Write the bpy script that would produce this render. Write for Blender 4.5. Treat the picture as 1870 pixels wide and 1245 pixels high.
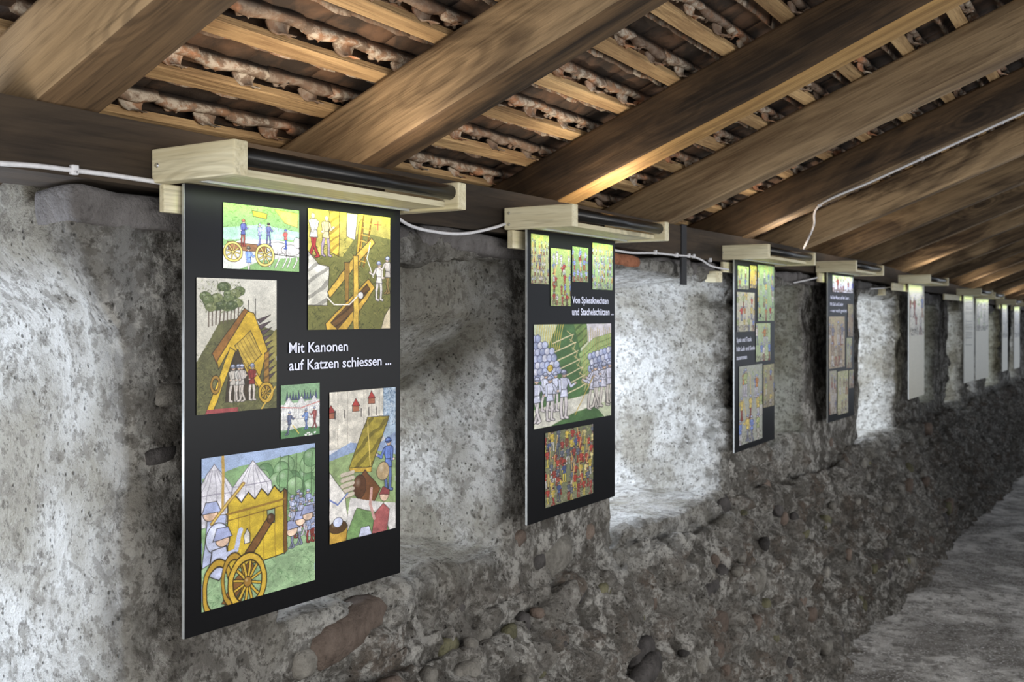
import bpy, bmesh, math, random
import numpy as np
from mathutils import Vector, Matrix
from mathutils.bvhtree import BVHTree
random.seed(7); RS = np.random.RandomState(11)
SC = bpy.context.scene; COL = SC.collection
for o in list(bpy.data.objects): bpy.data.objects.remove(o)

# ------------------------------------------------------------------ camera, world, lights, exposure
CAMZ = 2.05                      # eye height above the walkway
TH = math.atan(1150/1830); SN, CS = math.sin(TH), math.cos(TH)
cam = bpy.data.cameras.new('camera'); cob = bpy.data.objects.new('camera', cam); COL.objects.link(cob)
cob.location = (0, 0, CAMZ); cob.rotation_euler = (math.pi/2, 0, TH)
cam.sensor_width = 36; cam.lens = 36*1830/1870; cam.shift_y = -47.5/1870
cam.clip_start = 0.05; cam.clip_end = 200
cam.dof.use_dof = True; cam.dof.focus_distance = 2.6; cam.dof.aperture_fstop = 6.3
SC.camera = cob
SC.view_settings.view_transform = 'Standard'; SC.view_settings.look = 'None'
SC.view_settings.exposure = 0.28; SC.view_settings.gamma = 1.0; SC.view_settings.use_curve_mapping = False
wd = bpy.data.worlds.new('sky'); SC.world = wd; wd.use_nodes = True
wd.node_tree.nodes['Background'].inputs[0].default_value = (0.80, 0.88, 1.0, 1)
wd.node_tree.nodes['Background'].inputs[1].default_value = 0.75

def area(name, loc, direction, sx, sy, power, color, spread=180):
    l = bpy.data.lights.new(name, 'AREA'); l.shape = 'RECTANGLE'; l.size = sx; l.size_y = sy
    l.energy = power; l.color = color; l.spread = math.radians(spread)
    o = bpy.data.objects.new(name, l); COL.objects.link(o); o.location = loc
    o.rotation_euler = Vector(direction).to_track_quat('-Z', 'Y').to_euler()
    return o

# ------------------------------------------------------------------ shared geometry of the place
def drop(s):                      # the walkway sinks gently beyond eight metres
    return 0.0155*np.maximum(np.asarray(s, dtype=float)-8.0, 0)
def W(s, D, t, d=True):           # s along the wall, D distance from the eye line towards the wall, t height above the eye
    return Vector((-D, s, CAMZ+t-(float(drop(s)) if d else 0)))
# niche: s0, s1, sill, head, outer opening share, daylight power, colour
NICHES = [(0.10, 1.40, -.97, .40, 1.0, 44, (.78, .86, 1)), (1.84, 2.93, -.80, .03, .6, 38, (.84, .9, 1)),
          (3.74, 5.07, -.95, .20, 1.0, 44, (.78, .86, 1)), (5.82, 6.55, -.78, .19, .5, 6, (.9, 1, .9)),
          (8.05, 9.40, -1.0, .18, 1.0, 42, (.82, .89, 1)), (10.55, 11.55, -.85, .15, .5, 5, (.9, 1, .9)),
          (12.15, 13.25, -.95, .13, .8, 14, (.88, .95, 1)), (13.7, 14.75, -.9, .13, .8, 14, (.8, .87, 1)), (15.55, 16.9, -.9, .15, .8, 10, (.92, 1, .96)),
          (18.5, 19.8, -.9, .15, .8, 10, (.88, .95, 1))]
for i, (s0, s1, zb, zt, op, pw, c) in enumerate(NICHES):
    area('daylight', W((s0+s1)/2-.12, 2.93, (zb+min(zt, .2))/2), (1, .28, -.35), (s1-s0)*op, (min(zt, .2)-zb)*.9, pw, c)
# added soft area light, standing for daylight over the unseen town side
area('daylight', (1.9, 3.0, 1.75), (-1, .1, -.38), 9.0, 1.0, 92, (1.0, .99, .97), 125)
# light added at the unseen near end, raking along wall and rafter sides
area('daylight', (-.45, -2.3, 1.1), (-.2, 1, .0), 1.8, 1.5, 66, (1.0, .96, .90))

# ------------------------------------------------------------------ numeric noise
_L = RS.rand(64, 64, 64).astype(np.float32)
def vn(x, y, z=0.0):
    x = np.asarray(x, np.float32); y = np.asarray(y, np.float32); z = np.asarray(z, np.float32)
    x, y, z = np.broadcast_arrays(x, y, z)
    xi, yi, zi = np.floor(x).astype(np.int32), np.floor(y).astype(np.int32), np.floor(z).astype(np.int32)
    fx, fy, fz = x-xi, y-yi, z-zi
    fx = fx*fx*(3-2*fx); fy = fy*fy*(3-2*fy); fz = fz*fz*(3-2*fz)
    a, b, c = xi & 63, yi & 63, zi & 63; a1, b1, c1 = (xi+1) & 63, (yi+1) & 63, (zi+1) & 63
    def lx(bb, cc): return _L[a, bb, cc]*(1-fx)+_L[a1, bb, cc]*fx
    return (lx(b, c)*(1-fy)+lx(b1, c)*fy)*(1-fz)+(lx(b, c1)*(1-fy)+lx(b1, c1)*fy)*fz-.5
def fbm(x, y, z, o=4, g=.5):
    r = 0; a = 1.0
    for i in range(o):
        r = r+a*vn(x*2**i+7.3*i, y*2**i+3.1*i, z*2**i+9.7*i); a *= g
    return r
_J = RS.rand(97, 89, 3).astype(np.float32)
def worley(x, y):
    xi = np.floor(x).astype(int); yi = np.floor(y).astype(int)
    f1 = np.full(x.shape, 9., np.float32); f2 = f1.copy(); cid = np.zeros(x.shape, np.float32)
    for dx in (-1, 0, 1):
        for dy in (-1, 0, 1):
            j = _J[(xi+dx) % 97, (yi+dy) % 89]
            d = np.hypot(xi+dx+j[..., 0]-x, yi+dy+j[..., 1]-y)
            m = d < f1; f2 = np.where(m, f1, np.minimum(f2, d)); cid = np.where(m, j[..., 2], cid); f1 = np.where(m, d, f1)
    return f1, f2, cid

# ------------------------------------------------------------------ material helper
def lin(c): return tuple(((v/255)/12.92 if v/255 <= .04045 else (((v/255)+.055)/1.055)**2.4) for v in c)
class NT:
    def __init__(s, name):
        s.m = bpy.data.materials.new(name); s.m.use_nodes = True; s.t = s.m.node_tree; s.b = s.t.nodes['Principled BSDF']
    def n(s, typ, ins=None, **kw):
        nd = s.t.nodes.new(typ)
        for k, v in kw.items(): setattr(nd, k, v)
        for k, v in (ins or {}).items(): s.put(nd.inputs[k], v)
        return nd
    def put(s, sock, v):
        if isinstance(v, bpy.types.NodeSocket): s.t.links.new(v, sock)
        elif isinstance(v, tuple) and len(v) == 3 and sock.type == 'RGBA': sock.default_value = (*v, 1)
        else: sock.default_value = v
    def noise(s, vec, scale, detail=4, rough=.6, dist=0.0):
        return s.n('ShaderNodeTexNoise', {'Vector': vec, 'Scale': scale, 'Detail': detail, 'Roughness': rough, 'Distortion': dist}).outputs['Fac']
    def map(s, vec, sc=(1, 1, 1), loc=(0, 0, 0)):
        return s.n('ShaderNodeMapping', {'Vector': vec, 'Scale': sc, 'Location': loc}).outputs[0]
    def ramp(s, f, lo, hi, a=0.0, b=1.0):
        return s.n('ShaderNodeMapRange', {'Value': f, 'From Min': lo, 'From Max': hi, 'To Min': a, 'To Max': b}).outputs[0]
    def math(s, op, a, b=0.0):
        return s.n('ShaderNodeMath', {0: a, 1: b}, operation=op).outputs[0]
    def mix(s, f, a, b, typ='MIX'):
        nd = s.n('ShaderNodeMix', data_type='RGBA', blend_type=typ)
        s.put(nd.inputs['Factor'], f); s.put(nd.inputs['A'], a); s.put(nd.inputs['B'], b)
        return nd.outputs['Result'] if not hasattr(nd.outputs, 'x') else None
    def bump(s, h, st, dist=.01, nrm=None):
        nd = s.n('ShaderNodeBump', {'Height': h, 'Strength': st, 'Distance': dist})
        if nrm: s.put(nd.inputs['Normal'], nrm)
        return nd.outputs[0]
    def out(s, col, rough=.8, nrm=None, spec=.3, metal=0.0):
        s.put(s.b.inputs['Base Color'], col); s.put(s.b.inputs['Roughness'], rough); s.put(s.b.inputs['Specular IOR Level'], spec)
        s.put(s.b.inputs['Metallic'], metal)
        if nrm: s.put(s.b.inputs['Normal'], nrm)
        return s.m
def _mixfix(s, f, a, b, typ='MIX'):
    nd = s.t.nodes.new('ShaderNodeMix'); nd.data_type = 'RGBA'; nd.blend_type = typ
    ii = [i for i in nd.inputs if i.type == 'RGBA']; s.put(nd.inputs[0], f); s.put(ii[0], a); s.put(ii[1], b)
    return [o for o in nd.outputs if o.type == 'RGBA'][0]
NT.mix = _mixfix
def geo_pos(t): return t.n('ShaderNodeNewGeometry').outputs['Position']
def obj_pos(t): return t.n('ShaderNodeTexCoord').outputs['Object']
def rnd(t): return t.n('ShaderNodeObjectInfo').outputs['Random']

def wood(name, light, dark, grain=1.0, streak=.5, rough=.7, knots=True, rand=.25, bump=.35):
    t = NT(name); p = obj_pos(t); r = rnd(t)
    off = t.n('ShaderNodeCombineXYZ', {0: t.math('MULTIPLY', r, 37.), 1: t.math('MULTIPLY', r, 11.), 2: t.math('MULTIPLY', r, 5.)}).outputs[0]
    q = t.n('ShaderNodeVectorMath', {0: p, 1: off}, operation='ADD').outputs[0]
    g1 = t.noise(t.map(q, (1.2*grain, 26*grain, 26*grain)), 1.0, 6, .65, .8)
    g2 = t.noise(t.map(q, (6*grain, 130*grain, 130*grain)), 1.0, 3, .6)
    big = t.noise(t.map(q, (1.1, 4, 4)), 1.0, 4, .6, 1.2)
    f = t.math('ADD', t.math('MULTIPLY', t.ramp(g1, .40, .60), streak), t.math('MULTIPLY', t.ramp(big, .42, .58), 1-streak))
    c = t.mix(f, tuple(light), tuple(dark))
    c = t.mix(t.ramp(g2, .52, .75, 0, .55), c, tuple(v*.45 for v in dark))
    if knots:
        sp = t.n('ShaderNodeSeparateXYZ', {0: q}); kv = t.n('ShaderNodeCombineXYZ', {0: t.math('MULTIPLY', sp.outputs[0], 1.5), 1: t.math('MULTIPLY', t.math('ADD', sp.outputs[1], sp.outputs[2]), 4.5), 2: 0.0}).outputs[0]
        v = t.n('ShaderNodeTexVoronoi', {'Vector': kv, 'Scale': 1.0, 'Randomness': 1.0}).outputs['Distance']
        k = t.ramp(v, .04, .12, 1, 0)
        ring = t.math('SINE', t.math('MULTIPLY', v, 90.))
        c = t.mix(t.math('MULTIPLY', t.ramp(v, .1, .42, .45, 0), t.ramp(ring, -.2, .8)), c, tuple(v_*.5 for v_ in dark))
        c = t.mix(t.math('MULTIPLY', k, .75), c, tuple(v_*.4 for v_ in dark))
    hsv = t.n('ShaderNodeHueSaturation', {'Color': c, 'Value': t.ramp(r, 0, 1, 1-rand, 1+rand)}).outputs[0]
    return t.out(hsv, rough, t.bump(t.math('ADD', g1, t.math('MULTIPLY', g2, .6)), bump, .006), .25)

M = {}
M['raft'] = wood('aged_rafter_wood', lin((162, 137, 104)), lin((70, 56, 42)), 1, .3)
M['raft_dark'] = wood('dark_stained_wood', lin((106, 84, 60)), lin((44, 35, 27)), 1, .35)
M['raft_ochre'] = wood('ochre_wood', lin((192, 154, 98)), lin((140, 108, 66)), 1, .6)
M['raft_grey'] = wood('greyed_wood', lin((150, 128, 98)), lin((92, 74, 54)), 1, .6)
M['beam'] = wood('tarred_beam_wood', lin((68, 56, 43)), lin((38, 31, 24)), .8, .4, .75)
M['batten'] = wood('rough_sawn_batten', lin((196, 164, 118)), lin((132, 104, 72)), 1.3, .6, .85, False, .2, .8)
M['pine'] = wood('planed_pine', lin((214, 206, 176)), lin((190, 178, 144)), 1, .75, .5, True, .05, .08)
def simple(name, col, rough=.6, spec=.4, metal=0.0):
    t = NT(name); n = t.noise(obj_pos(t), 60, 3)
    return t.out(t.mix(t.ramp(n, .3, .7), tuple(c*.88 for c in col), tuple(min(1, c*1.08) for c in col)), rough, None, spec, metal)
M['tube'] = simple('black_tube_metal', (.022, .02, .018), .28, .6, .6)
M['steel'] = simple('screw_steel', (.35, .35, .37), .35, .5, .9)
M['cable'] = simple('white_cable_plastic', (.62, .61, .62), .45)
M['strip'] = simple('grey_led_channel', (.45, .46, .45), .4, .5, .5)
M['board'] = simple('black_satin_panel', (.004, .004, .0045), .32, .17)
M['cream'] = simple('cream_panel', lin((202, 196, 176)), .38, .5)
M['letter'] = simple('white_print', lin((214, 216, 232)), .4, .4)
M['iron'] = simple('dark_iron', (.03, .03, .032), .6, .4, .5)
t = NT('printed_picture'); ca = t.n('ShaderNodeAttribute', attribute_name='print').outputs['Color']
M['print'] = t.out(ca, .4, None, .25)

def wall_mat():
    t = NT('old_plaster_and_rubble'); p = geo_pos(t)
    at = t.n('ShaderNodeAttribute', attribute_name='wcol'); sep = t.n('ShaderNodeSeparateColor', {0: at.outputs['Color']})
    stone, rid, plas = sep.outputs[0], sep.outputs[1], sep.outputs[2]; dk = at.outputs['Alpha']
    nb = t.noise(p, 2.2, 5, .6, .2); nm = t.noise(p, 9, 8, .72, .12); nf = t.noise(p, 42, 8, .75); nx = t.noise(p, 150, 4, .7)
    nd = t.noise(p, 24, 6, .7, .15)
    front = t.mix(t.ramp(nm, .45, .55), lin((104, 100, 94)), lin((206, 202, 194)))
    front = t.mix(t.ramp(nb, .42, .60, 0, .6), front, lin((138, 133, 125)))
    front = t.mix(t.ramp(nd, .50, .57, 0, .7), front, lin((92, 87, 80)))
    front = t.mix(t.ramp(nf, .53, .60, 0, .7), front, lin((70, 66, 60)))
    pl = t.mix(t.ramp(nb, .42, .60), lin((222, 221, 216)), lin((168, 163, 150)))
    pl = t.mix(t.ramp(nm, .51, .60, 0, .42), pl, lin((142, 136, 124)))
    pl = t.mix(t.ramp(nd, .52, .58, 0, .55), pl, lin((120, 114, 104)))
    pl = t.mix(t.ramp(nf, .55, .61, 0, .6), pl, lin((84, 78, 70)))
    st = t.mix(rid, lin((124, 110, 98)), lin((150, 147, 140)))
    st = t.mix(t.ramp(nf, .47, .57, 0, .6), st, lin((80, 74, 68)))
    c = t.mix(t.math('MULTIPLY', stone, t.ramp(nd, .42, .52)), front, st)
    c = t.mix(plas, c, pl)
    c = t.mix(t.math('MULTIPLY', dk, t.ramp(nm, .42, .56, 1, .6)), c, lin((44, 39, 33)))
    v = t.n('ShaderNodeTexVoronoi', {'Vector': p, 'Scale': 46.0, 'Randomness': 1.0}).outputs['Distance']
    pit = t.math('MULTIPLY', t.ramp(v, .10, .24, 1, 0), t.ramp(t.noise(p, 14, 2), .47, .55))
    c = t.mix(t.math('MULTIPLY', pit, .7), c, lin((52, 48, 43)))
    h = t.math('ADD', t.math('ADD', t.math('ADD', t.math('MULTIPLY', nm, 1.0), t.math('MULTIPLY', nd, .7)), t.math('MULTIPLY', nf, .55)), t.math('SUBTRACT', t.math('MULTIPLY', nx, .12), t.math('MULTIPLY', pit, .35)))
    return t.out(c, .92, t.bump(h, 1.0, .055), .15)
M['wall'] = wall_mat()
def stone_mat(name, a, b):
    t = NT(name); p = geo_pos(t); n = t.noise(p, 16, 7, .7, .4); f = t.noise(p, 70, 5, .7)
    c = t.mix(t.ramp(n, .35, .65), lin(a), lin(b)); r = rnd(t)
    c = t.n('ShaderNodeHueSaturation', {'Color': c, 'Value': t.ramp(r, 0, 1, .75, 1.2)}).outputs[0]
    c = t.mix(t.ramp(f, .56, .7, 0, .6), c, tuple(v*.45 for v in lin(b)))
    return t.out(c, .85, t.bump(t.math('ADD', n, t.math('MULTIPLY', f, .5)), .9, .02), .2)
M['st_brown'] = stone_mat('brown_stone', (118, 104, 94), (84, 72, 64))
M['st_grey'] = stone_mat('grey_stone', (130, 126, 118), (88, 84, 78))
M['st_olive'] = stone_mat('olive_stone', (112, 108, 84), (62, 60, 46))
M['st_dark'] = stone_mat('dark_stone', (84, 80, 78), (50, 47, 45))
M['block'] = stone_mat('grey_cast_block', (112, 108, 106), (92, 88, 86))
M['mortar'] = stone_mat('crusty_mortar', (172, 165, 146), (120, 114, 98))
M['brick'] = stone_mat('red_brick', (168, 112, 84), (130, 84, 62))
t = NT('worn_concrete_floor'); p = geo_pos(t)
n1 = t.noise(p, 1.4, 5, .6, .5); n2 = t.noise(p, 9, 9, .8, .3); n3 = t.noise(p, 60, 4, .7)
c = t.mix(t.ramp(n1, .42, .58), lin((206, 202, 196)), lin((128, 123, 117)))
c = t.mix(t.ramp(n2, .48, .57, 0, .75), c, lin((84, 79, 73)))
c = t.mix(t.ramp(n3, .57, .62, 0, .8), c, lin((232, 230, 228)))
M['floor'] = t.out(c, t.ramp(n2, .35, .65, .32, .7), t.bump(t.math('ADD', t.math('MULTIPLY', n2, 1.0), t.math('MULTIPLY', n3, .5)), .9, .02), .5)
def tile_mat():
    t = NT('weathered_clay_tile'); p = geo_pos(t); r = rnd(t); o = obj_pos(t); z = t.n('ShaderNodeSeparateXYZ', {0: o}).outputs[2]
    n = t.noise(p, 6, 5, .6, .4); f = t.noise(p, 30, 6, .7); k = t.noise(p, 13, 4, .6)
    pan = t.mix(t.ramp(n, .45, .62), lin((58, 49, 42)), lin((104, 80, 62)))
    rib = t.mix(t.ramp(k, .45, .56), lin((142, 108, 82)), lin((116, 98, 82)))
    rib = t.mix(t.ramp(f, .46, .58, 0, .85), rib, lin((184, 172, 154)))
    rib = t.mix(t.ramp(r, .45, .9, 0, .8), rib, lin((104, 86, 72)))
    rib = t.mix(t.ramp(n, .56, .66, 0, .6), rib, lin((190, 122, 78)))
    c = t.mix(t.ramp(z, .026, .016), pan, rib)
    return t.out(c, .85, t.bump(t.math('ADD', n, f), .5, .008), .25)
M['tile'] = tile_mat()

# ------------------------------------------------------------------ object helpers
def tag(o, label=None, cat=None, group=None, kind=None):
    if label: o['label'] = label
    if cat: o['category'] = cat
    if group: o['group'] = group
    if kind: o['kind'] = kind
    return o
def link(name, me, mat=None, parent=None, loc=None):
    o = bpy.data.objects.new(name, me); COL.objects.link(o)
    if mat and not me.materials: me.materials.append(mat)
    if parent: o.parent = parent
    if loc is not None: o.location = loc
    return o
def from_arrays(name, v, f, smooth=True):
    me = bpy.data.meshes.new(name); v = np.asarray(v, np.float32); f = np.asarray(f, np.int32); k = f.shape[1]
    me.vertices.add(len(v)); me.vertices.foreach_set('co', v.ravel())
    me.loops.add(f.size); me.loops.foreach_set('vertex_index', f.ravel())
    me.polygons.add(len(f)); me.polygons.foreach_set('loop_start', np.arange(0, f.size, k, dtype=np.int32))
    me.polygons.foreach_set('loop_total', np.full(len(f), k, np.int32))
    if smooth: me.polygons.foreach_set('use_smooth', np.ones(len(f), bool))
    me.update(calc_edges=True); me.validate(); return me
def box_bm(bm, lo, hi, bev=0.0, seg=2):
    lo, hi = Vector(lo), Vector(hi); c = (lo+hi)/2; d = hi-lo
    r = bmesh.ops.create_cube(bm, size=1, matrix=Matrix.Translation(c) @ Matrix.Diagonal((abs(d.x), abs(d.y), abs(d.z), 1)))
    if bev: bmesh.ops.bevel(bm, geom=list({e for v in r['verts'] for e in v.link_edges}), offset=bev, segments=seg, affect='EDGES', profile=.6)
def done(bm, name, mat, parent=None, origin=None, smooth=False, loc=None):
    if origin is not None: bmesh.ops.translate(bm, verts=bm.verts, vec=-Vector(origin))
    me = bpy.data.meshes.new(name); bm.to_mesh(me); bm.free()
    if smooth:
        for p_ in me.polygons: p_.use_smooth = True
    return link(name, me, mat, parent, loc)
def box(name, lo, hi, mat, parent=None, origin=None, bev=.003):
    bm = bmesh.new(); box_bm(bm, lo, hi, bev); return done(bm, name, mat, parent, origin)
def boxw(name, s0, s1, D0, D1, t0, t1, mat, parent, dz=0.0, bev=.003, grain='y'):
    """a box in wall coordinates; its own origin in its middle and its local x along the grain"""
    c = Vector((-(D0+D1)/2, (s0+s1)/2, CAMZ+(t0+t1)/2-dz)); hx, hy, hz = abs(D1-D0)/2, abs(s1-s0)/2, abs(t1-t0)/2
    bm = bmesh.new()
    if grain == 'y': box_bm(bm, (-hy, -hx, -hz), (hy, hx, hz), bev)
    else: box_bm(bm, (-hx, -hy, -hz), (hx, hy, hz), bev)
    o = done(bm, name, mat, parent)
    o.location = c-(parent.location if parent else Vector()); o.rotation_euler = (0, 0, math.pi/2 if grain == 'y' else 0)
    return o
def tube(name, pts, r, mat, parent=None, origin=None, seg=8):
    P = [Vector(p_) for p_ in pts]; V = []; Fc = []
    for i, p_ in enumerate(P):
        d = (P[min(i+1, len(P)-1)]-P[max(i-1, 0)]).normalized()
        a = d.cross(Vector((0, 0, 1)));  a = a.normalized() if a.length > 1e-3 else Vector((1, 0, 0)); b = d.cross(a)
        for k in range(seg):
            w = 2*math.pi*k/seg; V.append(p_+r*(math.cos(w)*a+math.sin(w)*b))
    for i in range(len(P)-1):
        for k in range(seg):
            a = i*seg+k; b = i*seg+(k+1) % seg; Fc.append((a, b, b+seg, a+seg))
    me = bpy.data.meshes.new(name); o0 = Vector(origin) if origin is not None else Vector()
    n = len(V); Fc += [tuple(range(seg))[::-1], tuple(range(n-seg, n))]
    me.from_pydata([v-o0 for v in V], [], Fc)
    for q in me.polygons: q.use_smooth = len(q.vertices) == 4
    return link(name, me, mat, parent)
def empty(name, loc):
    o = bpy.data.objects.new(name, None); COL.objects.link(o); o.location = loc; o.empty_display_size = .1; return o
def spl(pts, n=8):
    P = [Vector(p_) for p_ in pts]; out = []
    for i in range(len(P)-1):
        p0, p1, p2, p3 = P[max(i-1, 0)], P[i], P[i+1], P[min(i+2, len(P)-1)]
        for k in range(n):
            u = k/n; out.append(.5*((2*p1)+(p2-p0)*u+(2*p0-5*p1+4*p2-p3)*u*u+(3*p1-p0-3*p2+p3)*u**3))
    return out+[P[-1]]

# ------------------------------------------------------------------ floor
def build_floor():
    ys = np.concatenate([np.arange(-3, 1, .12), 1*1.012**np.arange(0, 290)]); xs = np.arange(-3.3, 1.65, .05)
    Y, X = np.meshgrid(ys, xs, indexing='ij')
    Z = .035*fbm(X*2.2, Y*2.2, 1., 4)+.008*fbm(X*14, Y*14, 4., 2)-drop(Y)-.01
    n, m = Y.shape; v = np.stack([X, Y, Z], -1).reshape(-1, 3); i = np.arange(n*m).reshape(n, m)
    f = np.stack([i[:-1, :-1], i[:-1, 1:], i[1:, 1:], i[1:, :-1]], -1).reshape(-1, 4)
    return tag(link('floor', from_arrays('floor', v, f), M['floor']), 'rough worn concrete walkway beside the rubble wall', kind='structure')
build_floor()

# ------------------------------------------------------------------ left wall (rubble and plaster, cut by deep niches)
def base_depth(s, t):
    base = 1.86+np.where(s < 1.5, .0, 0)
    k = np.clip((-.98-t)/1.07, 0, 1); bs = 1.58-.012*np.clip(s-3, 0, 14)
    return base+(bs-base)*(k**.85)-.035*np.clip((-.99-t)/.05, 0, 1)
def smax(a, b, k): 
    h = np.clip(.5+.5*(a-b)/k, 0, 1); return b+(a-b)*h+k*h*(1-h)
def build_wall():
    sa = np.concatenate([np.arange(-1.6, .5, .035), np.arange(.5, 2.6, .0105), 2.6*1.0044**np.arange(0, 492)])
    ta = np.arange(-2.14, .34, .0125); da = np.concatenate([np.arange(1.16, 2.5, .019), np.arange(2.5, 3.1, .035)])
    S = sa[:, None, None].astype(np.float32); T = ta[None, :, None].astype(np.float32); D = da[None, None, :].astype(np.float32)
    n2 = .075*vn(S*.9, T*.9+5)+.05*vn(S*3.1, T*3.1+9)+.035*vn(S*7, T*7+2)
    low = np.clip((-.95-T)/.2, 0, 1)
    n2 = n2*(.55+.6*low)
    f = (base_depth(S, T)-n2)-D
    f = smax(f, T-(.255+.03*vn(S*3, D*3)+.05*np.clip((1.40-S)/.06, 0, 1)*np.clip((D-2.01)/.03, 0, 1)), .03); f = np.maximum(f, D-3.0)
    for (s0, s1, zb, zt, op, pw, c) in NICHES:
        i0, i1 = np.searchsorted(sa, s0-.35), np.searchsorted(sa, s1+.35)
        s_ = S[i0:i1]
        ww = .045*vn(s_*2+3, T*2.6, D*2.6)+.035*vn(s_*5, T*6, D*6+8)
        w2 = .04*vn(s_*2.2, T+8, D*2.5)+.02*vn(s_*6, T*5, D*6+8)
        sh = np.clip((D-2.45)/.5, 0, 1)*(1-op)*(s1-s0)*.5
        zr = zt-(.05 if zt > .1 else .09)*np.clip(D-1.95, 0, .5)/.5*(0 if zt > .3 else 1)
        if zt < .1: zr = zt-.80*np.clip(D-1.93, 0, .42)
        cs, hs = (s0+s1)/2, (s1-s0)/2; ct, ht = (zb+zr)/2, (zr-zb)/2; r = .05 if zt > .1 else .02
        if zt > .3: ww = ww+np.clip((T-.0+.1*vn(T*6, D*7))/.16, 0, 1)*.13
        q1 = np.abs(s_-cs)-(hs-sh)+r+ww; q2 = np.abs(T-ct)-ht+r+w2
        g = np.hypot(np.maximum(q1, 0), np.maximum(q2, 0))+np.minimum(np.maximum(q1, q2), 0)-r
        if zt < .1:     # shallow outer recess with a rounded head over the lintel
            q1 = np.abs(s_-cs)-hs+.06+ww; ct2, ht2 = (-.12+.185)/2, (.185+.12)/2; q2 = np.abs(T-ct2)-ht2+.06+w2*.5
            g2 = np.hypot(np.maximum(q1, 0), np.maximum(q2, 0))+np.minimum(np.maximum(q1, q2), 0)-.06
            g2 = np.maximum(g2, D-1.96); g = np.minimum(g, g2)
        f[i0:i1] = smax(f[i0:i1], -g, .014)
    # surface nets
    f = f.astype(np.float32); ins = f < 0
    c0 = ins[:-1, :-1, :-1]; allin = c0.copy(); anyin = c0.copy(); nx, ny, nz = [k-1 for k in f.shape]
    corners = [(a, b, c) for a in (0, 1) for b in (0, 1) for c in (0, 1)]
    for a, b, c in corners[1:]:
        k = ins[a:a+nx, b:b+ny, c:c+nz]; allin &= k; anyin |= k
    act = anyin & ~allin; I = np.argwhere(act); idx = np.full(act.shape, -1, np.int32); idx[act] = np.arange(len(I), dtype=np.int32)
    vals = np.stack([f[I[:, 0]+a, I[:, 1]+b, I[:, 2]+c] for a, b, c in corners], 1)
    acc = np.zeros((len(I), 3)); cnt = np.zeros(len(I))
    for i, A in enumerate(corners):
        for j, B in enumerate(corners):
            if j > i and sum(abs(x-y) for x, y in zip(A, B)) == 1:
                va, vb = vals[:, i], vals[:, j]; m = (va < 0) != (vb < 0); u = np.where(m, va/(va-vb+1e-12), 0)
                pt = np.array(A)[None]+u[:, None]*(np.array(B)-np.array(A))[None]; acc += pt*m[:, None]; cnt += m
    P = I+acc/cnt[:, None]
    quads = []
    for ax in range(3):
        lo = [slice(1, -1)]*3; hi = [slice(1, -1)]*3; lo[ax] = slice(0, -1); hi[ax] = slice(1, None)
        e0, e1 = ins[tuple(lo)], ins[tuple(hi)]; E_ = np.argwhere(e0 != e1); sgn = e0[e0 != e1]
        off = np.array([1, 1, 1]); off[ax] = 0; E_ = E_+off
        o1, o2 = [(1, 2), (2, 0), (0, 1)][ax]
        def cell(d1, d2):
            c_ = E_.copy(); c_[:, o1] -= d1; c_[:, o2] -= d2; return idx[c_[:, 0], c_[:, 1], c_[:, 2]]
        q = np.stack([cell(1, 1), cell(0, 1), cell(0, 0), cell(1, 0)], 1)
        q = np.where(sgn[:, None], q, q[:, ::-1]); quads.append(q)
    Q = np.concatenate(quads); Q = Q[(Q >= 0).all(1)]
    s = np.interp(P[:, 0], np.arange(len(sa)), sa); tt = np.interp(P[:, 1], np.arange(len(ta)), ta); dd = np.interp(P[:, 2], np.arange(len(da)), da)
    V = np.stack([-dd, s, CAMZ+tt], 1)
    # the order (s, t, D) -> (-D, s, t) keeps a right-handed frame mirrored twice
    fn = np.cross(V[Q[:, 1]]-V[Q[:, 0]], V[Q[:, 3]]-V[Q[:, 0]])
    N = np.zeros_like(V)
    for k in range(4): np.add.at(N, Q[:, k], fn)
    N /= np.linalg.norm(N, axis=1)[:, None]+1e-9
    # pick outward orientation: front face should look to +x
    fr = (dd < 1.9)
    if N[fr, 0].mean() < 0: Q = Q[:, ::-1]; N = -N
    # fine relief
    front = np.clip((2.02-dd)/.1, 0, 1); lowm = np.clip((-.93-tt+.10*vn(s*2.3, tt*3))/.09, 0, 1)*front
    patch = np.clip((vn(s*1.3+4, tt*1.6+7)+.02)*6, 0, 1)*front*np.clip((s-1.6)/.2, 0, 1)
    rub = np.maximum(lowm, patch*.75)
    uu = s+.06*fbm(s*5, tt*5, 3., 2); vv = tt*1.35+.06*fbm(s*5+9, tt*5, 5., 2)
    f1, f2, cid = worley(uu*6.0, vv*6.0); g1, g2_, cid2 = worley(uu*17+3, vv*17+1)
    st1 = np.clip((f2-f1)*3.2, 0, 1)*(cid > .38); st2 = np.clip((f2-g1*0-f1)*0+(g2_-g1)*2.6, 0, 1)*(cid2 > .62)
    dsp = rub*(.036*st1*(.4+cid)+.012*st2)
    dsp += rub*.07*fbm(s*11, tt*11, dd*11, 3, .6)+(.6+.4*front)*.024*fbm(s*6+2, tt*6, dd*6, 5, .6)+(.003+.007*rub)*fbm(s*38, tt*38, dd*38, 2, .7)
    dsp -= .03*np.clip(-vn(s*13, tt*16, 6.)-.24, 0, 1)*6*rub
    dsp -= .05*np.exp(-((tt+1.0+.03*np.sin(s*3)+.05*vn(s*2, 1.))/.012)**2)*front*np.clip(vn(s*1.7, 3.)*4+.8, 0, 1)
    V = V+N*dsp[:, None]
    V[:, 2] -= drop(s)
    me = from_arrays('wall_left', V, Q)
    inside = np.zeros(len(s)); 
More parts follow.
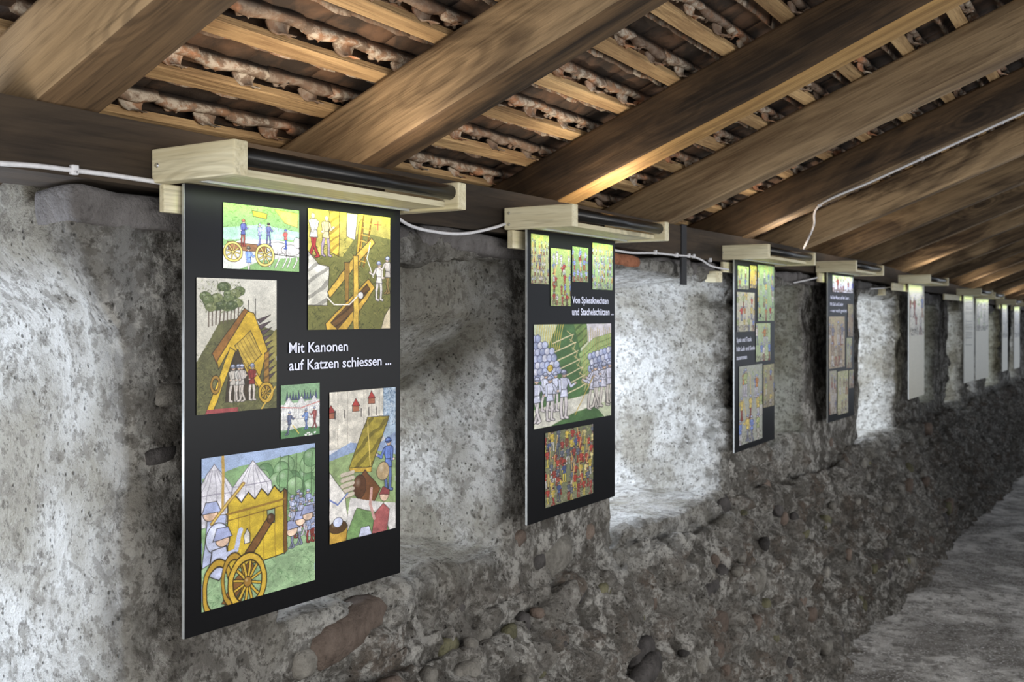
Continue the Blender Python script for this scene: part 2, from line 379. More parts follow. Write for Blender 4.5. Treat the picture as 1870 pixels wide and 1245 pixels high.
    for (s0, s1, zb, zt, op, pw, c) in NICHES:
        ztt = max(zt, .19)
        mk = np.clip((s-s0+.07)/.04, 0, 1)*np.clip((s1+.07+.05*vn(tt*4, s1)-s)/.04, 0, 1)*np.clip((tt-zb+.13+.14*vn(s*4, 2.+s0))/.05, 0, 1)*np.clip((ztt+.05-tt)/.04, 0, 1)
        inside = np.maximum(inside, mk)
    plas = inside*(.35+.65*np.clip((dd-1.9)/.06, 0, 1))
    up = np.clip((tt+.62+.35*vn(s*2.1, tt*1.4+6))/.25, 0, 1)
    dark = front*up*np.clip((s-5.0)/.15, 0, 1)*(1-inside)*.92  # shade on the upper wall between the far niches, painted as dark colour
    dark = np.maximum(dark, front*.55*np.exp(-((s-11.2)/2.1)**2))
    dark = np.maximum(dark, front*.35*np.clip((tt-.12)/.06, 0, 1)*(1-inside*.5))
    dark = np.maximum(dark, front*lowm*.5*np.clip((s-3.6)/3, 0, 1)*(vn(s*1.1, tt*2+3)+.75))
    stone = rub*np.maximum(st1, st2*.8)*(1-inside)
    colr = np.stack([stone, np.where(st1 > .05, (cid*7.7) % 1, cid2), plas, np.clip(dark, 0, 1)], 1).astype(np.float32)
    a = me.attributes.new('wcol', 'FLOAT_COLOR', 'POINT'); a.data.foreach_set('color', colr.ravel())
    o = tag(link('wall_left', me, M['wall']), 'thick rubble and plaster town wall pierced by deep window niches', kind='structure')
    bvh = BVHTree.FromPolygons([tuple(v) for v in V], Q.tolist())
    return o, bvh
WALL, BVH = build_wall()
def hit(s, t):                    # distance of the wall face at (s, t)
    h = BVH.ray_cast(Vector((.3, s, CAMZ+t-float(drop(s)))), Vector((-1, 0, 0)))
    return -h[0].x if h[0] else 1.86
def at(x, y, D):                  # a point of the place from a sight line and its distance D from the eye line
    r = (x-935)/1830; s = D*(CS+r*SN)/(SN-r*CS); Z = s*CS+D*SN; return s, (575-y)/1830*Z

def rock_mesh(seed, sub=2, flat=.8):
    bm = bmesh.new(); bmesh.ops.create_icosphere(bm, subdivisions=sub, radius=1)
    co = np.array([v.co for v in bm.verts]); d = 1+.28*fbm(co[:, 0]*1.3+seed*9, co[:, 1]*1.3+4, co[:, 2]*1.3, 3)*2*.8
    for v, k in zip(bm.verts, d):
        v.co *= k; v.co = Vector([math.copysign(abs(c)**flat*1.0, c) for c in v.co])
    me = bpy.data.meshes.new('stone'); bm.to_mesh(me); bm.free()
    for p_ in me.polygons: p_.use_smooth = True
    return me
ROCK = {k: [rock_mesh(i+10*j, 2, .62) for i in range(5)] for j, k in enumerate(('st_brown', 'st_grey', 'st_olive', 'st_dark'))}
for k, l in ROCK.items():
    for me in l: me.materials.append(M[k])
def put_stone(s, t, ws, wt, wd_, kind, rot=0.0, proud=.5):
    D = hit(s, t); o = link('stone', random.choice(ROCK[kind]), None, WALL)
    o.location = (-(D+wd_*(1-proud)*.8), s, CAMZ+t-float(drop(s))); o.scale = (wd_, ws, wt); o.rotation_euler = (rot, 0, random.uniform(-.1, .1))
# named stones read from the wall: sight line x, y, half width, half height (m), tone
BIG = [(648, 1148, .165, .066, 'st_brown', .16), (818, 1182, .048, .032, 'st_olive', 0), (845, 1108, .02, .016, 'st_dark', 0), (1020, 1015, .12, .075, 'st_grey', .2),
       (1080, 1128, .05, .035, 'st_brown', .5), (950, 1135, .03, .035, 'st_dark', 0), (1205, 1200, .09, .05, 'st_dark', .3), (1150, 1225, .12, .045, 'st_dark', .4),
       (590, 1100, .05, .03, 'st_grey', .2), (880, 1235, .06, .04, 'st_grey', 0), (1290, 1075, .16, .035, 'st_dark', .15),
       (300, 830, .05, .02, 'st_dark', .1), (310, 720, .045, .03, 'st_grey', 0), (1400, 890, .07, .05, 'st_brown', 0), (1330, 930, .06, .07, 'st_dark', .1),
       (985, 1025, .04, .03, 'st_dark', .1), (560, 1210, .05, .04, 'st_grey', 0), (1310, 1140, .10, .06, 'st_brown', 0), (1390, 1060, .11, .07, 'st_grey', .1)]
for x, y, a, b, k, r in BIG:
    D = 1.8
    for _ in range(4):
        s, t = at(x, y, D); D = hit(s, t)
    put_stone(s, t, a, b, min(a, b)*.8, k, r, .28)
def ok_spot(s, t):
    return not any(s0-.08 < s < s1+.08 and zb-.12 < t < max(zt, .2)+.05 for (s0, s1, zb, zt, *_r) in NICHES)
cnt = 0
while cnt < 210:                 # pebbles and rubble bedded in the mortar of the lower wall
    s = 1.45+random.random()**1.6*9.5; t = random.uniform(-1.95, -1.03) if random.random() < .86 else random.uniform(-.95, .1)
    if not ok_spot(s, t) or (t > -.98 and (s < 2.9 or 5.0 < s and t > -.6)): continue
    a = random.uniform(.014, .034)*(1+.22*max(0, s-2)); 
    put_stone(s, t, a, a*random.uniform(.55, .95), a*.7, random.choice(('st_brown', 'st_grey', 'st_grey', 'st_olive', 'st_dark')), random.uniform(-.5, .5), random.uniform(.1, .4)); cnt += 1
# coping blocks and bricks on top of the wall, under the timber plate
def block(name, s0, s1, D0, D1, t0, t1, mat, seed=0):
    bm = bmesh.new(); box_bm(bm, (-D1, s0, t0), (-D0, s1, t1), .018, 2); bmesh.ops.subdivide_edges(bm, edges=[e for e in bm.edges if e.calc_length() > .08], cuts=5, use_grid_fill=True)
    co = np.array([v.co for v in bm.verts]); n = fbm(co[:, 0]*8+seed, co[:, 1]*8, co[:, 2]*8, 3); m2 = fbm(co[:, 0]*8+seed, co[:, 1]*8+40, co[:, 2]*8, 3)
    for v, a, b in zip(bm.verts, n, m2): v.co += Vector((a*.03, b*.02, m2[0]*0+a*.02))
    sc = (s0+s1)/2; o0 = Vector((-(D0+D1)/2, sc, (t0+t1)/2)); bmesh.ops.translate(bm, verts=bm.verts, vec=-o0)
    o = done(bm, name, mat, WALL, smooth=True); o.location = o0+Vector((0, 0, CAMZ-float(drop(sc)))); return o
block('stone_block', 1.25, 1.86, 1.84, 1.99, .185, .262, M['block'], 1)
block('stone_block', 1.90, 2.40, 1.85, 2.2, .20, .265, M['block'], 2)
block('stone_block', 2.42, 3.20, 1.845, 2.2, .20, .268, M['block'], 3)
block('stone_block', 3.24, 3.66, 1.85, 2.2, .19, .262, M['block'], 4)
block('brick', 3.70, 4.02, 1.85, 2.1, .212, .262, M['brick'], 5)
block('stone_block', 4.10, 4.60, 1.86, 2.1, .20, .268, M['block'], 6)
block('stone_block', 4.64, 5.25, 1.855, 2.1, .20, .268, M['block'], 7)
s_ = 5.3
while s_ < 20:
    l = random.uniform(.45, .8); block('stone_block', s_, s_+l-.03, 1.85, 2.1, .20, .266, M['block'], s_); s_ += l
# ------------------------------------------------------------------ roof: plate beam, rafters, battens, tiles
PH = math.atan(.4)
def bot(D): return 1.14-.4*D      # underside of the rafters
def roof_sheet():  # unseen sheet added over the tiles to stop light leaking through
    ys = [-1.8, 0, 4, 8, 11, 14, 17, 20, 23]; v = []; f = []
    for y in ys:
        for (x, dz) in ((-2.62, .0), (1.7, .0), (1.7, .02), (-2.62, .02)):
            v.append((x, y, CAMZ+1.34+.4*x+.115+dz-float(drop(y))))
    for i in range(len(ys)-1):
        for k in range(4): a = i*4+k; b = i*4+(k+1) % 4; f.append((a, b, b+4, a+4))
    f += [(3, 2, 1, 0), tuple(range(len(v)-4, len(v)))]
    me = bpy.data.meshes.new('ceiling'); me.from_pydata(v, [], f); return tag(link('ceiling', me, M['tile']), 'lean-to roof of rafters, battens and clay tiles', kind='structure')
CEIL = roof_sheet()
# plate beam
def plate():
    ys = np.arange(-1.6, 22.5, .25); prof = [(-1.812, .275), (-1.812, .416), (-2.0, .418), (-2.0, .275)]
    v = []; f = []
    for y in ys:
        for k, (x, z) in enumerate(prof):
            v.append((x+.006*math.sin(y*1.7), y, CAMZ+z-float(drop(y))+.004*math.sin(y*2.3+k)))
    n = len(ys)
    for i in range(n-1):
        for k in range(4): a = i*4+k; b = i*4+(k+1) % 4; f.append((a, b, b+4, a+4))
    f += [(3, 2, 1, 0), tuple(range(len(v)-4, len(v)))]
    # local x must follow the grain: build rotated
    vv = [(y, -x, z) for x, y, z in v]
    me = bpy.data.meshes.new('plate_beam'); me.from_pydata(vv, [], f); o = link('plate_beam', me, M['beam'], CEIL); o.rotation_euler = (0, 0, math.pi/2); 
    me.flip_normals() if False else None
    return o
plate()
def rafter_mesh(seed, side, soff, w=.15, h=.186, L=4.55):
    prof = []; 
    for (cx_, cz_, a0) in ((w/2-.014, .014, -90), (w/2-.016, h-.016, 0), (-w/2+.016, h-.016, 90), (-w/2+.014, .014, 180)):
        for k in range(3): a = math.radians(a0+45*k); prof.append((cx_+.014*math.cos(a), cz_+.014*math.sin(a)))
    xs = np.linspace(0, L, 46); n = len(prof); V = []; Fc = []; 
    for i, x in enumerate(xs):
        for k, (y, z) in enumerate(prof):
            q = float(fbm(np.array(x*1.4+seed*7), np.array(y*9.), np.array(z*9.), 3)); V.append((x, y+q*.016*np.sign(y), z+(q*.012 if z < h/2 else 0)))
    mats = []
    for i in range(len(xs)-1):
        for k in range(n):
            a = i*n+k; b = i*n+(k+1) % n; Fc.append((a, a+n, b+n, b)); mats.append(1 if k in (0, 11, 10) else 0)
    Fc += [tuple(range(n)), tuple(range(len(V)-n, len(V)))[::-1]]; mats += [0, 0]
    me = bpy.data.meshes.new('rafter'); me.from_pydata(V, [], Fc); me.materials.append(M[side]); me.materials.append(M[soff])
    bm = bmesh.new(); bm.from_mesh(me); bmesh.ops.recalc_face_normals(bm, faces=bm.faces); bm.to_mesh(me); bm.free()
    for p_, m_ in zip(me.polygons, mats): p_.material_index = m_; p_.use_smooth = len(p_.vertices) == 4
    return me
RS_R = [-.85, .22, 1.30, 2.247, 3.35, 4.30, 5.325, 6.43, 7.49]+[7.49+1.06*k for k in range(1, 15)]
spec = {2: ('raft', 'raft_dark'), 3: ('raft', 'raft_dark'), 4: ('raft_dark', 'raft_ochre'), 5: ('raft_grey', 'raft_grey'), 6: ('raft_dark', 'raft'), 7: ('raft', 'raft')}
common = [rafter_mesh(90+i, 'raft', 'raft') for i in range(3)]
DT = 2.5
for i, sr in enumerate(RS_R):
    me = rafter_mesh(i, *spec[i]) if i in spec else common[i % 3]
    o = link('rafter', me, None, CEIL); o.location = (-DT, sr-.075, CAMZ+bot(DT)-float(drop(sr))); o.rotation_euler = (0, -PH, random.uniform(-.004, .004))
# battens
BK = [2.134-.194*k for k in range(-1, 20)]
bl = [-1.7]+[x for x in (2.2, 5.3, 8.5, 11.7, 14.9, 18.1, 21.0)]+[22.5]
def batten_mesh(L, seed):
    bm = bmesh.new(); box_bm(bm, (0, -.024, 0), (L, .024, .024), .002, 1); bmesh.ops.subdivide_edges(bm, edges=[e for e in bm.edges if e.calc_length() > 1], cuts=12)
    for v in bm.verts: v.co.y += .004*math.sin(v.co.x*2.1+seed); v.co.z += .0015*math.sin(v.co.x*7+seed)
    me = bpy.data.meshes.new('batten'); bm.to_mesh(me); bm.free(); me.materials.append(M['batten']); return me
bmesh_cache = {}
for k, D in enumerate(BK):
    sh = (k*1.07) % 2.12
    pts = [-1.7]+[b-sh for b in bl[1:-1]]+[22.5]
    for a, b in zip(pts[:-1], pts[1:]):
        key = (round(b-a, 1), k % 3)
        if key not in bmesh_cache: bmesh_cache[key] = batten_mesh(b-a-.004, k)
        o = link('batten', bmesh_cache[key], None, CEIL)
        slope = -(float(drop(b))-float(drop(a)))/(b-a)
        o.matrix_local = Matrix.Translation((-D, a, CAMZ+bot(D)+.2-float(drop(a)))) @ Matrix.Rotation(-PH, 4, 'Y') @ Matrix.Rotation(math.pi/2, 4, 'Z') @ Matrix.Rotation(-math.atan(slope)*1.0, 4, 'Y')
# tiles
def tile_mesh(ny=9, nx=5, nib=True, seed=0):
    w, x0, x1 = .2315, -.175, .062; xs = np.linspace(x0, x1, nx); 
    xs = np.sort(np.concatenate([xs, [-.09, -.082, -.074, -.066, -.058, -.050, -.042, .033, .036, .039, .042, .05]])); ys = np.linspace(0, w, ny)
    V = []; F_ = []; X, Y = np.meshgrid(xs, ys, indexing='ij')
    z = .036+.003*np.cos(Y/w*4*np.pi)
    rag = .0022*fbm(X*30+seed*5, Y*34, 2., 3)
    z -= .030*np.exp(-((X+.066)/.011)**2)*(1+.12*np.cos(Y/w*2*np.pi+seed))   # head rib just below the batten
    z -= .034*np.clip((X-.036)/.006, 0, 1)*(1+.18*np.sin(Y/w*2*np.pi+seed*2))  # thick head edge above the batten
    z -= .010*np.exp(-((Y-.012)/.008)**2)                                       # side fold
    z += rag+seed*.001
    n, m = X.shape; i = np.arange(n*m).reshape(n, m)
    v = np.stack([X, Y, z], -1).reshape(-1, 3); vt = v.copy(); vt[:, 2] = np.maximum(v[:, 2]+.006, .034)
    q = np.stack([i[:-1, :-1], i[:-1, 1:], i[1:, 1:], i[1:, :-1]], -1).reshape(-1, 4); V = np.concatenate([v, vt]); N_ = n*m
    Fc = [tuple(a) for a in q]+[tuple(a+N_)[::-1] for a in q]
    ring = list(i[0, :])+list(i[1:, -1])+list(i[-1, :-1][::-1])+list(i[1:-1, 0][::-1])
    for a, b in zip(ring, ring[1:]+ring[:1]): Fc.append((b, a, a+N_, b+N_))
    V = [tuple(a) for a in V]
    if nib:
        for (yc, sc) in ((.165, 1.0), (.06, .30)):
            # a hooked claw hanging down behind the batten: a curled tongue narrowing to a lip
            b0 = len(V); nu, nv = 5, 6
            for sg in (0, 1):
                for a in range(nv+1):
                    for b in range(nu+1):
                        vv, uu = a/nv, b/nu-.5; wq = (.058*(1-vv)**.8+.016)*(.5+.5*sc)
                        V.append((.048-.016*math.sin(vv*2.6)+.020*vv*vv-.05*uu*uu*(1-.6*vv)-sg*.008*(1-.5*vv), yc+uu*wq+.016*vv*vv*sc, .012-.050*sc*vv+(.016*abs(uu) if vv > .8 else 0)))
            L_ = (nu+1)*(nv+1)
            for a in range(nv):
                for b in range(nu):
                    q0 = b0+a*(nu+1)+b; Fc.append((q0, q0+1, q0+nu+2, q0+nu+1)); Fc.append((q0+L_+nu+1, q0+L_+nu+2, q0+L_+1, q0+L_))
                for b in (0, nu):
                    q0 = b0+a*(nu+1)+b; Fc.append((q0, q0+nu+1, q0+L_+nu+1, q0+L_))
            for b in range(nu): q0 = b0+nv*(nu+1)+b; Fc.append((q0, q0+1, q0+L_+1, q0+L_))
    me = bpy.data.meshes.new('roof_tile'); me.from_pydata(V, [], Fc)
    bm = bmesh.new(); bm.from_mesh(me); bmesh.ops.recalc_face_normals(bm, faces=bm.faces); bm.to_mesh(me); bm.free()
    for p_ in me.polygons: p_.use_smooth = len(p_.vertices) == 4
    me.materials.append(M['tile']); return me
TM = [tile_mesh(seed=i) for i in range(4)]; TLOW = tile_mesh(3, 2, False, 2)
spots = []
for k, D in enumerate(BK):
    for j in range(int(23.6/.23)):
        s = -1.6+j*.23+(.04 if k % 2 else .0)+(.115 if k % 3 == 0 else 0)
        zc = s*CS+D*SN; xc = s*SN-D*CS; tz = bot(D)+.2
        vis = zc > .3 and -.56 < xc/zc < .54 and (575-1830*tz/zc) > -60
        spots.append(((0 if vis else 100)+zc, s, D))
spots.sort()
R0 = Matrix.Rotation(-PH, 4, 'Y')
def tile_mat4(s, D): return Matrix.Translation((-D, s, CAMZ+bot(D)+.2-float(drop(s)))) @ R0 @ Matrix.Translation((0, 0, .024)) @ Matrix.Rotation(random.uniform(-.02, .02), 4, 'Z') @ Matrix.Rotation(random.uniform(-.02, .02), 4, 'Y')
for _z, s, D in spots[:300]:
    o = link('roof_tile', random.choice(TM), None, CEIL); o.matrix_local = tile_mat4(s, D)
lv = np.array([v.co for v in TLOW.vertices]); lp = [tuple(p_.vertices) for p_ in TLOW.polygons]
VV = []; FF = []
for _z, s, D in spots[300:]:
    m4 = np.array(tile_mat4(s, D)); b0 = sum(len(a) for a in VV) if False else len(VV)*len(lv)
    VV.append(lv @ m4[:3, :3].T+m4[:3, 3]); FF += [tuple(i+b0 for i in p_) for p_ in lp]
me = bpy.data.meshes.new('roof_tiles'); me.from_pydata(np.concatenate(VV).tolist(), [], FF); me.materials.append(M['tile'])
tag(link('roof_tiles', me, None, CEIL), 'further clay roof tiles down the walkway', kind='stuff')

# ------------------------------------------------------------------ town side of the walkway (behind the camera's right shoulder)
bm = bmesh.new(); box_bm(bm, (1.28, -1.8, -.5), (1.62, 22.5, .95), .03)
me_o = done(bm, 'wall_right', M['block']); tag(me_o, 'low parapet on the town side', kind='structure')
for y in np.arange(-1.2, 22, 3.2):
    box('timber_post', (1.38, y-.07, .9-drop(y)), (1.52, y+.07, CAMZ+1.14+.4*1.4-drop(y)), M['raft_grey'], me_o)

# ------------------------------------------------------------------ painted prints
class Cv:
    """a small picture painter: x runs 0..1, y runs 0..A downwards; colours are sRGB 0..255"""
    def __init__(s, w, h, bg, seed=0, warp=.010):
        s.A = h/w; s.w, s.h = w, h; y, x = np.mgrid[0:h, 0:w]; x = (x+.5)/w; y = (y+.5)/w
        s.X = x+warp*fbm(x*9+seed, y*9, seed+.5, 3); s.Y = y+warp*fbm(x*9+50, y*9+seed, seed+2.5, 3)
        s.x0, s.y0 = x, y; s.c = np.zeros((h, w, 3))+np.array(bg, float); s.px = 1.0/w; s.r = np.random.RandomState(seed+3)
        s.c *= (1+.10*fbm(x*5+seed, y*5, 3., 4))[..., None]
    def put(s, m, col):
        m = np.clip(m, 0, 1)[..., None]; s.c = s.c*(1-m)+np.array(col, float)*m
    def shade(s, m, col, amp=.22, sc=14):
        k = (1+amp*fbm(s.x0*sc, s.y0*sc, 8., 3)); m = np.clip(m, 0, 1)[..., None]; s.c = s.c*(1-m)+(np.array(col, float)[None, None]*k[..., None])*m
    def line(s, pts, wd, col, a=1.0):
        for (x0, y0), (x1, y1) in zip(pts[:-1], pts[1:]):
            dx, dy = x1-x0, y1-y0; L = dx*dx+dy*dy+1e-12
            u = np.clip(((s.X-x0)*dx+(s.Y-y0)*dy)/L, 0, 1); d = np.hypot(s.X-x0-u*dx, s.Y-y0-u*dy)
            s.put(a*np.clip((wd/2-d)/s.px+.5, 0, 1), col)
    def inside(s, pts):
        m = np.zeros(s.X.shape, bool); n = len(pts)
        for i in range(n):
            (x0, y0), (x1, y1) = pts[i], pts[(i+1) % n]
            if y0 == y1: continue
            m ^= ((y0 > s.Y) != (y1 > s.Y)) & (s.X < (x1-x0)*(s.Y-y0)/(y1-y0)+x0)
        return m
    def poly(s, pts, col, ol=(40, 32, 24), w=.006, hatch=0):
        m = s.inside(pts).astype(float); s.shade(m, col)
        if hatch:
            hh = (np.sin((s.X*.8+s.Y)*hatch+2*fbm(s.X*8, s.Y*8, 1., 2)) > .55)*m*.5; s.put(hh, [c*.45 for c in col])
        if ol: s.line(list(pts)+[pts[0]], w, ol, .85)
    def ell(s, cx, cy, rx, ry, col, ol=(40, 32, 24), w=.006):
        d = np.hypot((s.X-cx)/rx, (s.Y-cy)/ry); s.shade(np.clip((1-d)*rx/s.px+.5, 0, 1), col)
        hl = np.hypot((s.X-cx+.3*rx)/(rx*.5), (s.Y-cy+.35*ry)/(ry*.5)); s.put(.35*np.clip(1-hl, 0, 1), (250, 248, 240))
        if ol: s.put(.85*np.clip((w/2-np.abs(d-1)*min(rx, ry))/s.px+.5, 0, 1), ol)
    def ring(s, cx, cy, rx, ry, wd, col, spokes=0, ol=(50, 36, 14)):
        d = np.hypot((s.X-cx)/rx, (s.Y-cy)/ry)
        for k in range(spokes):
            a = k*2*math.pi/spokes+.2; p1 = (cx+rx*math.cos(a), cy+ry*math.sin(a)); s.line([(cx, cy), p1], wd*.9, ol); s.line([(cx, cy), p1], wd*.5, col)
        s.put(np.clip((wd*.75-np.abs(d-1)*min(rx, ry))/s.px+.5, 0, 1), ol); s.put(np.clip((wd*.5-np.abs(d-1)*min(rx, ry))/s.px+.5, 0, 1), col)
        if spokes: s.ell(cx, cy, rx*.16, ry*.16, col, ol)
    def scatter(s, n, box_, sz, cols, kind='tick'):
        for _ in range(n):
            x = s.r.uniform(box_[0], box_[2]); y = s.r.uniform(box_[1], box_[3]); c = cols[s.r.randint(len(cols))]
            if kind == 'tick': s.line([(x, y), (x+s.r.uniform(-sz, sz), y-s.r.uniform(0, sz))], s.px*1.3, c, .7)
            else: s.ell(x, y, sz, sz*.8, c, None)
    def man(s, x, y, h, body, legs, face=(214, 178, 150), helm=(170, 176, 206), arm=None, lean=0.0):
        """standing figure, feet at (x, y), height h"""
        o = tuple(v*.32 for v in body); ol = tuple(v*.35 for v in legs); w = h*.012+.0015; g = s.r.uniform(.4, 1.3); f = 1 if s.r.rand() < .5 else -1
        tx = x+lean*h+.03*h*f; hip = y-.46*h
        for sd in (-1, 1):
            fx = x+sd*.075*h*g+.02*h*f; kx = (fx+tx)/2+.035*h*f*sd; pts = [(tx+sd*.035*h, hip), (kx, y-.24*h), (fx, y-.02*h), (fx+.05*h*f, y)]
            s.line(pts, .072*h, ol, .9); s.line(pts[:2], .056*h, legs); s.line(pts[1:], .042*h, legs)
        s.poly([(tx-.085*h, hip+.05*h), (tx+.085*h, hip+.05*h), (tx+.06*h, y-.58*h), (tx+.105*h, y-.70*h), (tx+.07*h, y-.79*h), (tx-.07*h, y-.79*h), (tx-.105*h, y-.70*h), (tx-.06*h, y-.58*h)], body, o, w)
        s.line([(tx-.05*h*f, y-.76*h), (tx-.03*h*f, y-.50*h)], .02*h, tuple(min(255, v*1.25) for v in body), .7); s.line([(tx-.07*h, y-.56*h), (tx+.07*h, y-.56*h)], .014*h, o, .8)
        ax = arm if arm is not None else s.r.choice([-1, 1])*s.r.uniform(.3, 1)
        for k, b in ((ax, .0), (-ax*.5, .06)):
            q = [(tx+.085*h*np.sign(k), y-.74*h), (tx+.15*h*k, y-(.60-b)*h), (tx+.24*h*k, y-(.66-b*2)*h)]
            s.line(q, .062*h, o, .9); s.line(q, .042*h, body); s.ell(q[2][0], q[2][1], .022*h, .022*h, face, None)
        s.ell(tx+.01*h*f, y-.855*h, .045*h, .06*h, face, tuple(v*.5 for v in face), w)
        if helm:
            s.ell(tx, y-.895*h, .058*h, .05*h, helm, tuple(v*.4 for v in helm), w); s.line([(tx-.075*h, y-.87*h), (tx+.075*h, y-.88*h)], .016*h, tuple(v*.45 for v in helm))
    def crowd(s, box_, rows, n, h, bodies, legs, helm=((170, 178, 210),), spears=0):
        for j in range(rows):
            yy = box_[1]+(box_[3]-box_[1])*(j+1)/rows
            for i in range(n):
                x = box_[0]+(box_[2]-box_[0])*(i+.5*(j % 2)+.8*s.r.rand())/n
                if spears and s.r.rand() < spears: s.line([(x, yy-h*.5), (x+s.r.uniform(-.3, .3)*h, yy-h*1.6)], s.px*1.8, (196, 160, 84))
                s.man(x, yy+s.r.uniform(-.12, .06)*h, h*s.r.uniform(.85, 1.1), bodies[s.r.randint(len(bodies))], legs[s.r.randint(len(legs))], helm=helm[s.r.randint(len(helm))])
    def tent(s, x, y, w, h, col=(216, 212, 214)):
        s.poly([(x-w/2, y), (x-w*.42, y-h*.5), (x, y-h), (x+w*.42, y-h*.5), (x+w/2, y)], col, (96, 90, 100))
        for k in (-.3, -.15, .05, .2, .33): s.line([(x+k*.2*w, y-h*.9), (x+k*w, y-h*.45), (x+k*1.1*w, y)], .006, (150, 146, 158))
        s.line([(x-w*.42, y-h*.5), (x+w*.42, y-h*.5)], .008, (140, 134, 150))
    def finish(s, gain=1.0):
        c = s.c*(1+.10*fbm(s.x0*30, s.y0*30, 5., 2)+.05*s.r.randn(s.h, s.w))[..., None]
        c = c*.82+.18*c.mean(2, keepdims=True); c = np.clip(c*gain, 0, 255)/255; return np.where(c <= .04045, c/12.92, ((c+.055)/1.055)**2.4)
OCH, YEL, GRN, DGRN, SKY, BRN = (196, 156, 40), (206, 172, 62), (132, 160, 92), (84, 108, 58), (150, 172, 206), (128, 84, 44)
ARM = [(176, 182, 212), (150, 160, 196), (200, 200, 216)]; LEG = [(190, 184, 196), (150, 60, 50), (120, 124, 150)]
def pic_cart(w, h):
    c = Cv(w, h, (126, 166, 96), 1)
    c.poly([(0, .52), (.35, .38), (1, .42), (1, .60), (.5, .66), (.2, c.A), (0, c.A)], (204, 206, 190), None)
    c.poly([(.0, .3), (.5, .22), (1, .28), (1, .38), (0, .44)], (148, 190, 158), None)
    c.poly([(.36, .06), (.56, .08), (.55, .15), (.38, .13)], OCH); c.scatter(90, (0, 0, 1, .3), .04, [(80, 120, 50), (90, 130, 60)])
    c.poly([(.66, .02), (.98, .04), (.98, .22), (.8, .18)], (210, 190, 80), (110, 90, 30))
    c.poly([(.05, .46), (.55, .48), (.56, .56), (.06, .56)], (150, 100, 60))
    c.ell(.70, .50, .15, .075, (222, 216, 206)); c.ell(.88, .52, .13, .07, (228, 222, 210)); c.ell(.97, .42, .05, .07, (226, 220, 206))
    for x in (.62, .7, .80, .86, .95): c.line([(x, .54), (x+.02, .64), (x-.03, .74)], .022, (60, 54, 48)); c.line([(x, .54), (x+.02, .64), (x-.03, .74)], .014, (224, 216, 204))
    c.line([(.6, .58), (.98, .60)], .008, (40, 32, 28)); c.line([(.82, .44), (.82, .60)], .008, (40, 32, 28))
    c.man(.24, .50, .34, (86, 92, 160), (150, 60, 50), helm=(190, 90, 60)); c.man(.47, .48, .28, (150, 156, 214), (120, 120, 170)); c.man(.57, .48, .30, (96, 100, 150), (90, 90, 130), helm=(60, 50, 50))
    c.man(.82, .50, .26, (200, 90, 80), (70, 90, 170), helm=(90, 100, 190)); c.man(.33, .86, .38, (120, 150, 220), (200, 190, 180), helm=(110, 110, 90), arm=1)
    c.ring(.12, .58, .105, .11, .022, (214, 190, 90), 8); c.ring(.53, .60, .11, .125, .024, (220, 196, 96), 8)
    return c.finish()
def pic_sling(w, h):
    c = Cv(w, h, (110, 108, 48), 2); A = c.A
    c.poly([(.0, 0), (1, 0), (1, .26), (.6, .20), (.4, .5), (0, .5)], (170, 156, 62), None)
    c.scatter(420, (0, .3, 1, A), .05, [(62, 66, 26), (80, 80, 34), (140, 130, 60)])
    c.poly([(.24, 0), (.36, 0), (.36, .5), (.24, .45)], (214, 172, 48), hatch=60); c.poly([(.45, 0), (.58, 0), (.55, .30), (.45, .27)], (206, 196, 170))
    c.man(.08, .52, .52, (226, 214, 190), (160, 44, 40), helm=None); c.man(.19, .50, .48, (200, 176, 120), (150, 130, 140), helm=None)
    c.poly([(0, .46), (.12, .6), (.24, .62), (.22, 1.05), (.0, 1.05)], (196, 190, 170), hatch=40)
    c.poly([(.56, .58), (.60, .1), (.64, .05), (.66, .1), (.62, .6)], OCH)
    c.line([(.66, .02), (.58, .62)], .02, (120, 80, 20)); c.line([(.76, .04), (.66, .6)], .02, (120, 80, 20))
    for k in range(7): c.line([(.66-.012*k, .08+.075*k), (.75-.012*k, .10+.075*k)], .014, (190, 150, 50))
    c.poly([(.20, 1.25), (.72, .74), (.80, .84), (.36, 1.46), (.22, 1.40)], (206, 158, 46), w=.008); c.poly([(.26, 1.24), (.70, .80), (.74, .86), (.34, 1.32)], (110, 74, 30), w=.006, hatch=70)
    c.poly([(.22, .90), (.48, .56), (.76, .26), (.80, .32), (.52, .64), (.25, .97)], (204, 160, 52), w=.008)
    c.poly([(.42, .56), (.48, .56), (.47, 1.0), (.43, 1.0)], (150, 110, 40)); c.poly([(.53, .48), (.59, .48), (.60, 1.32), (.53, 1.32)], (210, 166, 54), w=.008)
    c.line([(.22, .96), (.3, 1.04), (.48, 1.04), (.60, .92)], .014, (226, 216, 200)); c.ell(.62, .93, .035, .04, (214, 208, 200)); c.line([(.74, .32), (.70, .5), (.78, .72)], .010, (228, 220, 206))
    c.man(.84, .98, .48, (206, 196, 180), (206, 196, 186), arm=-1); c.man(.98, .9, .46, (200, 188, 170), (150, 120, 60), arm=-1)
    c.poly([(.88, A), (.92, 1.18), (1, 1.06), (1, A)], (206, 188, 150), hatch=0); c.line([(.80, .10), (.88, .10)], .010, (170, 50, 40)); c.line([(.84, .06), (.84, .16)], .010, (170, 50, 40))
    return c.finish()
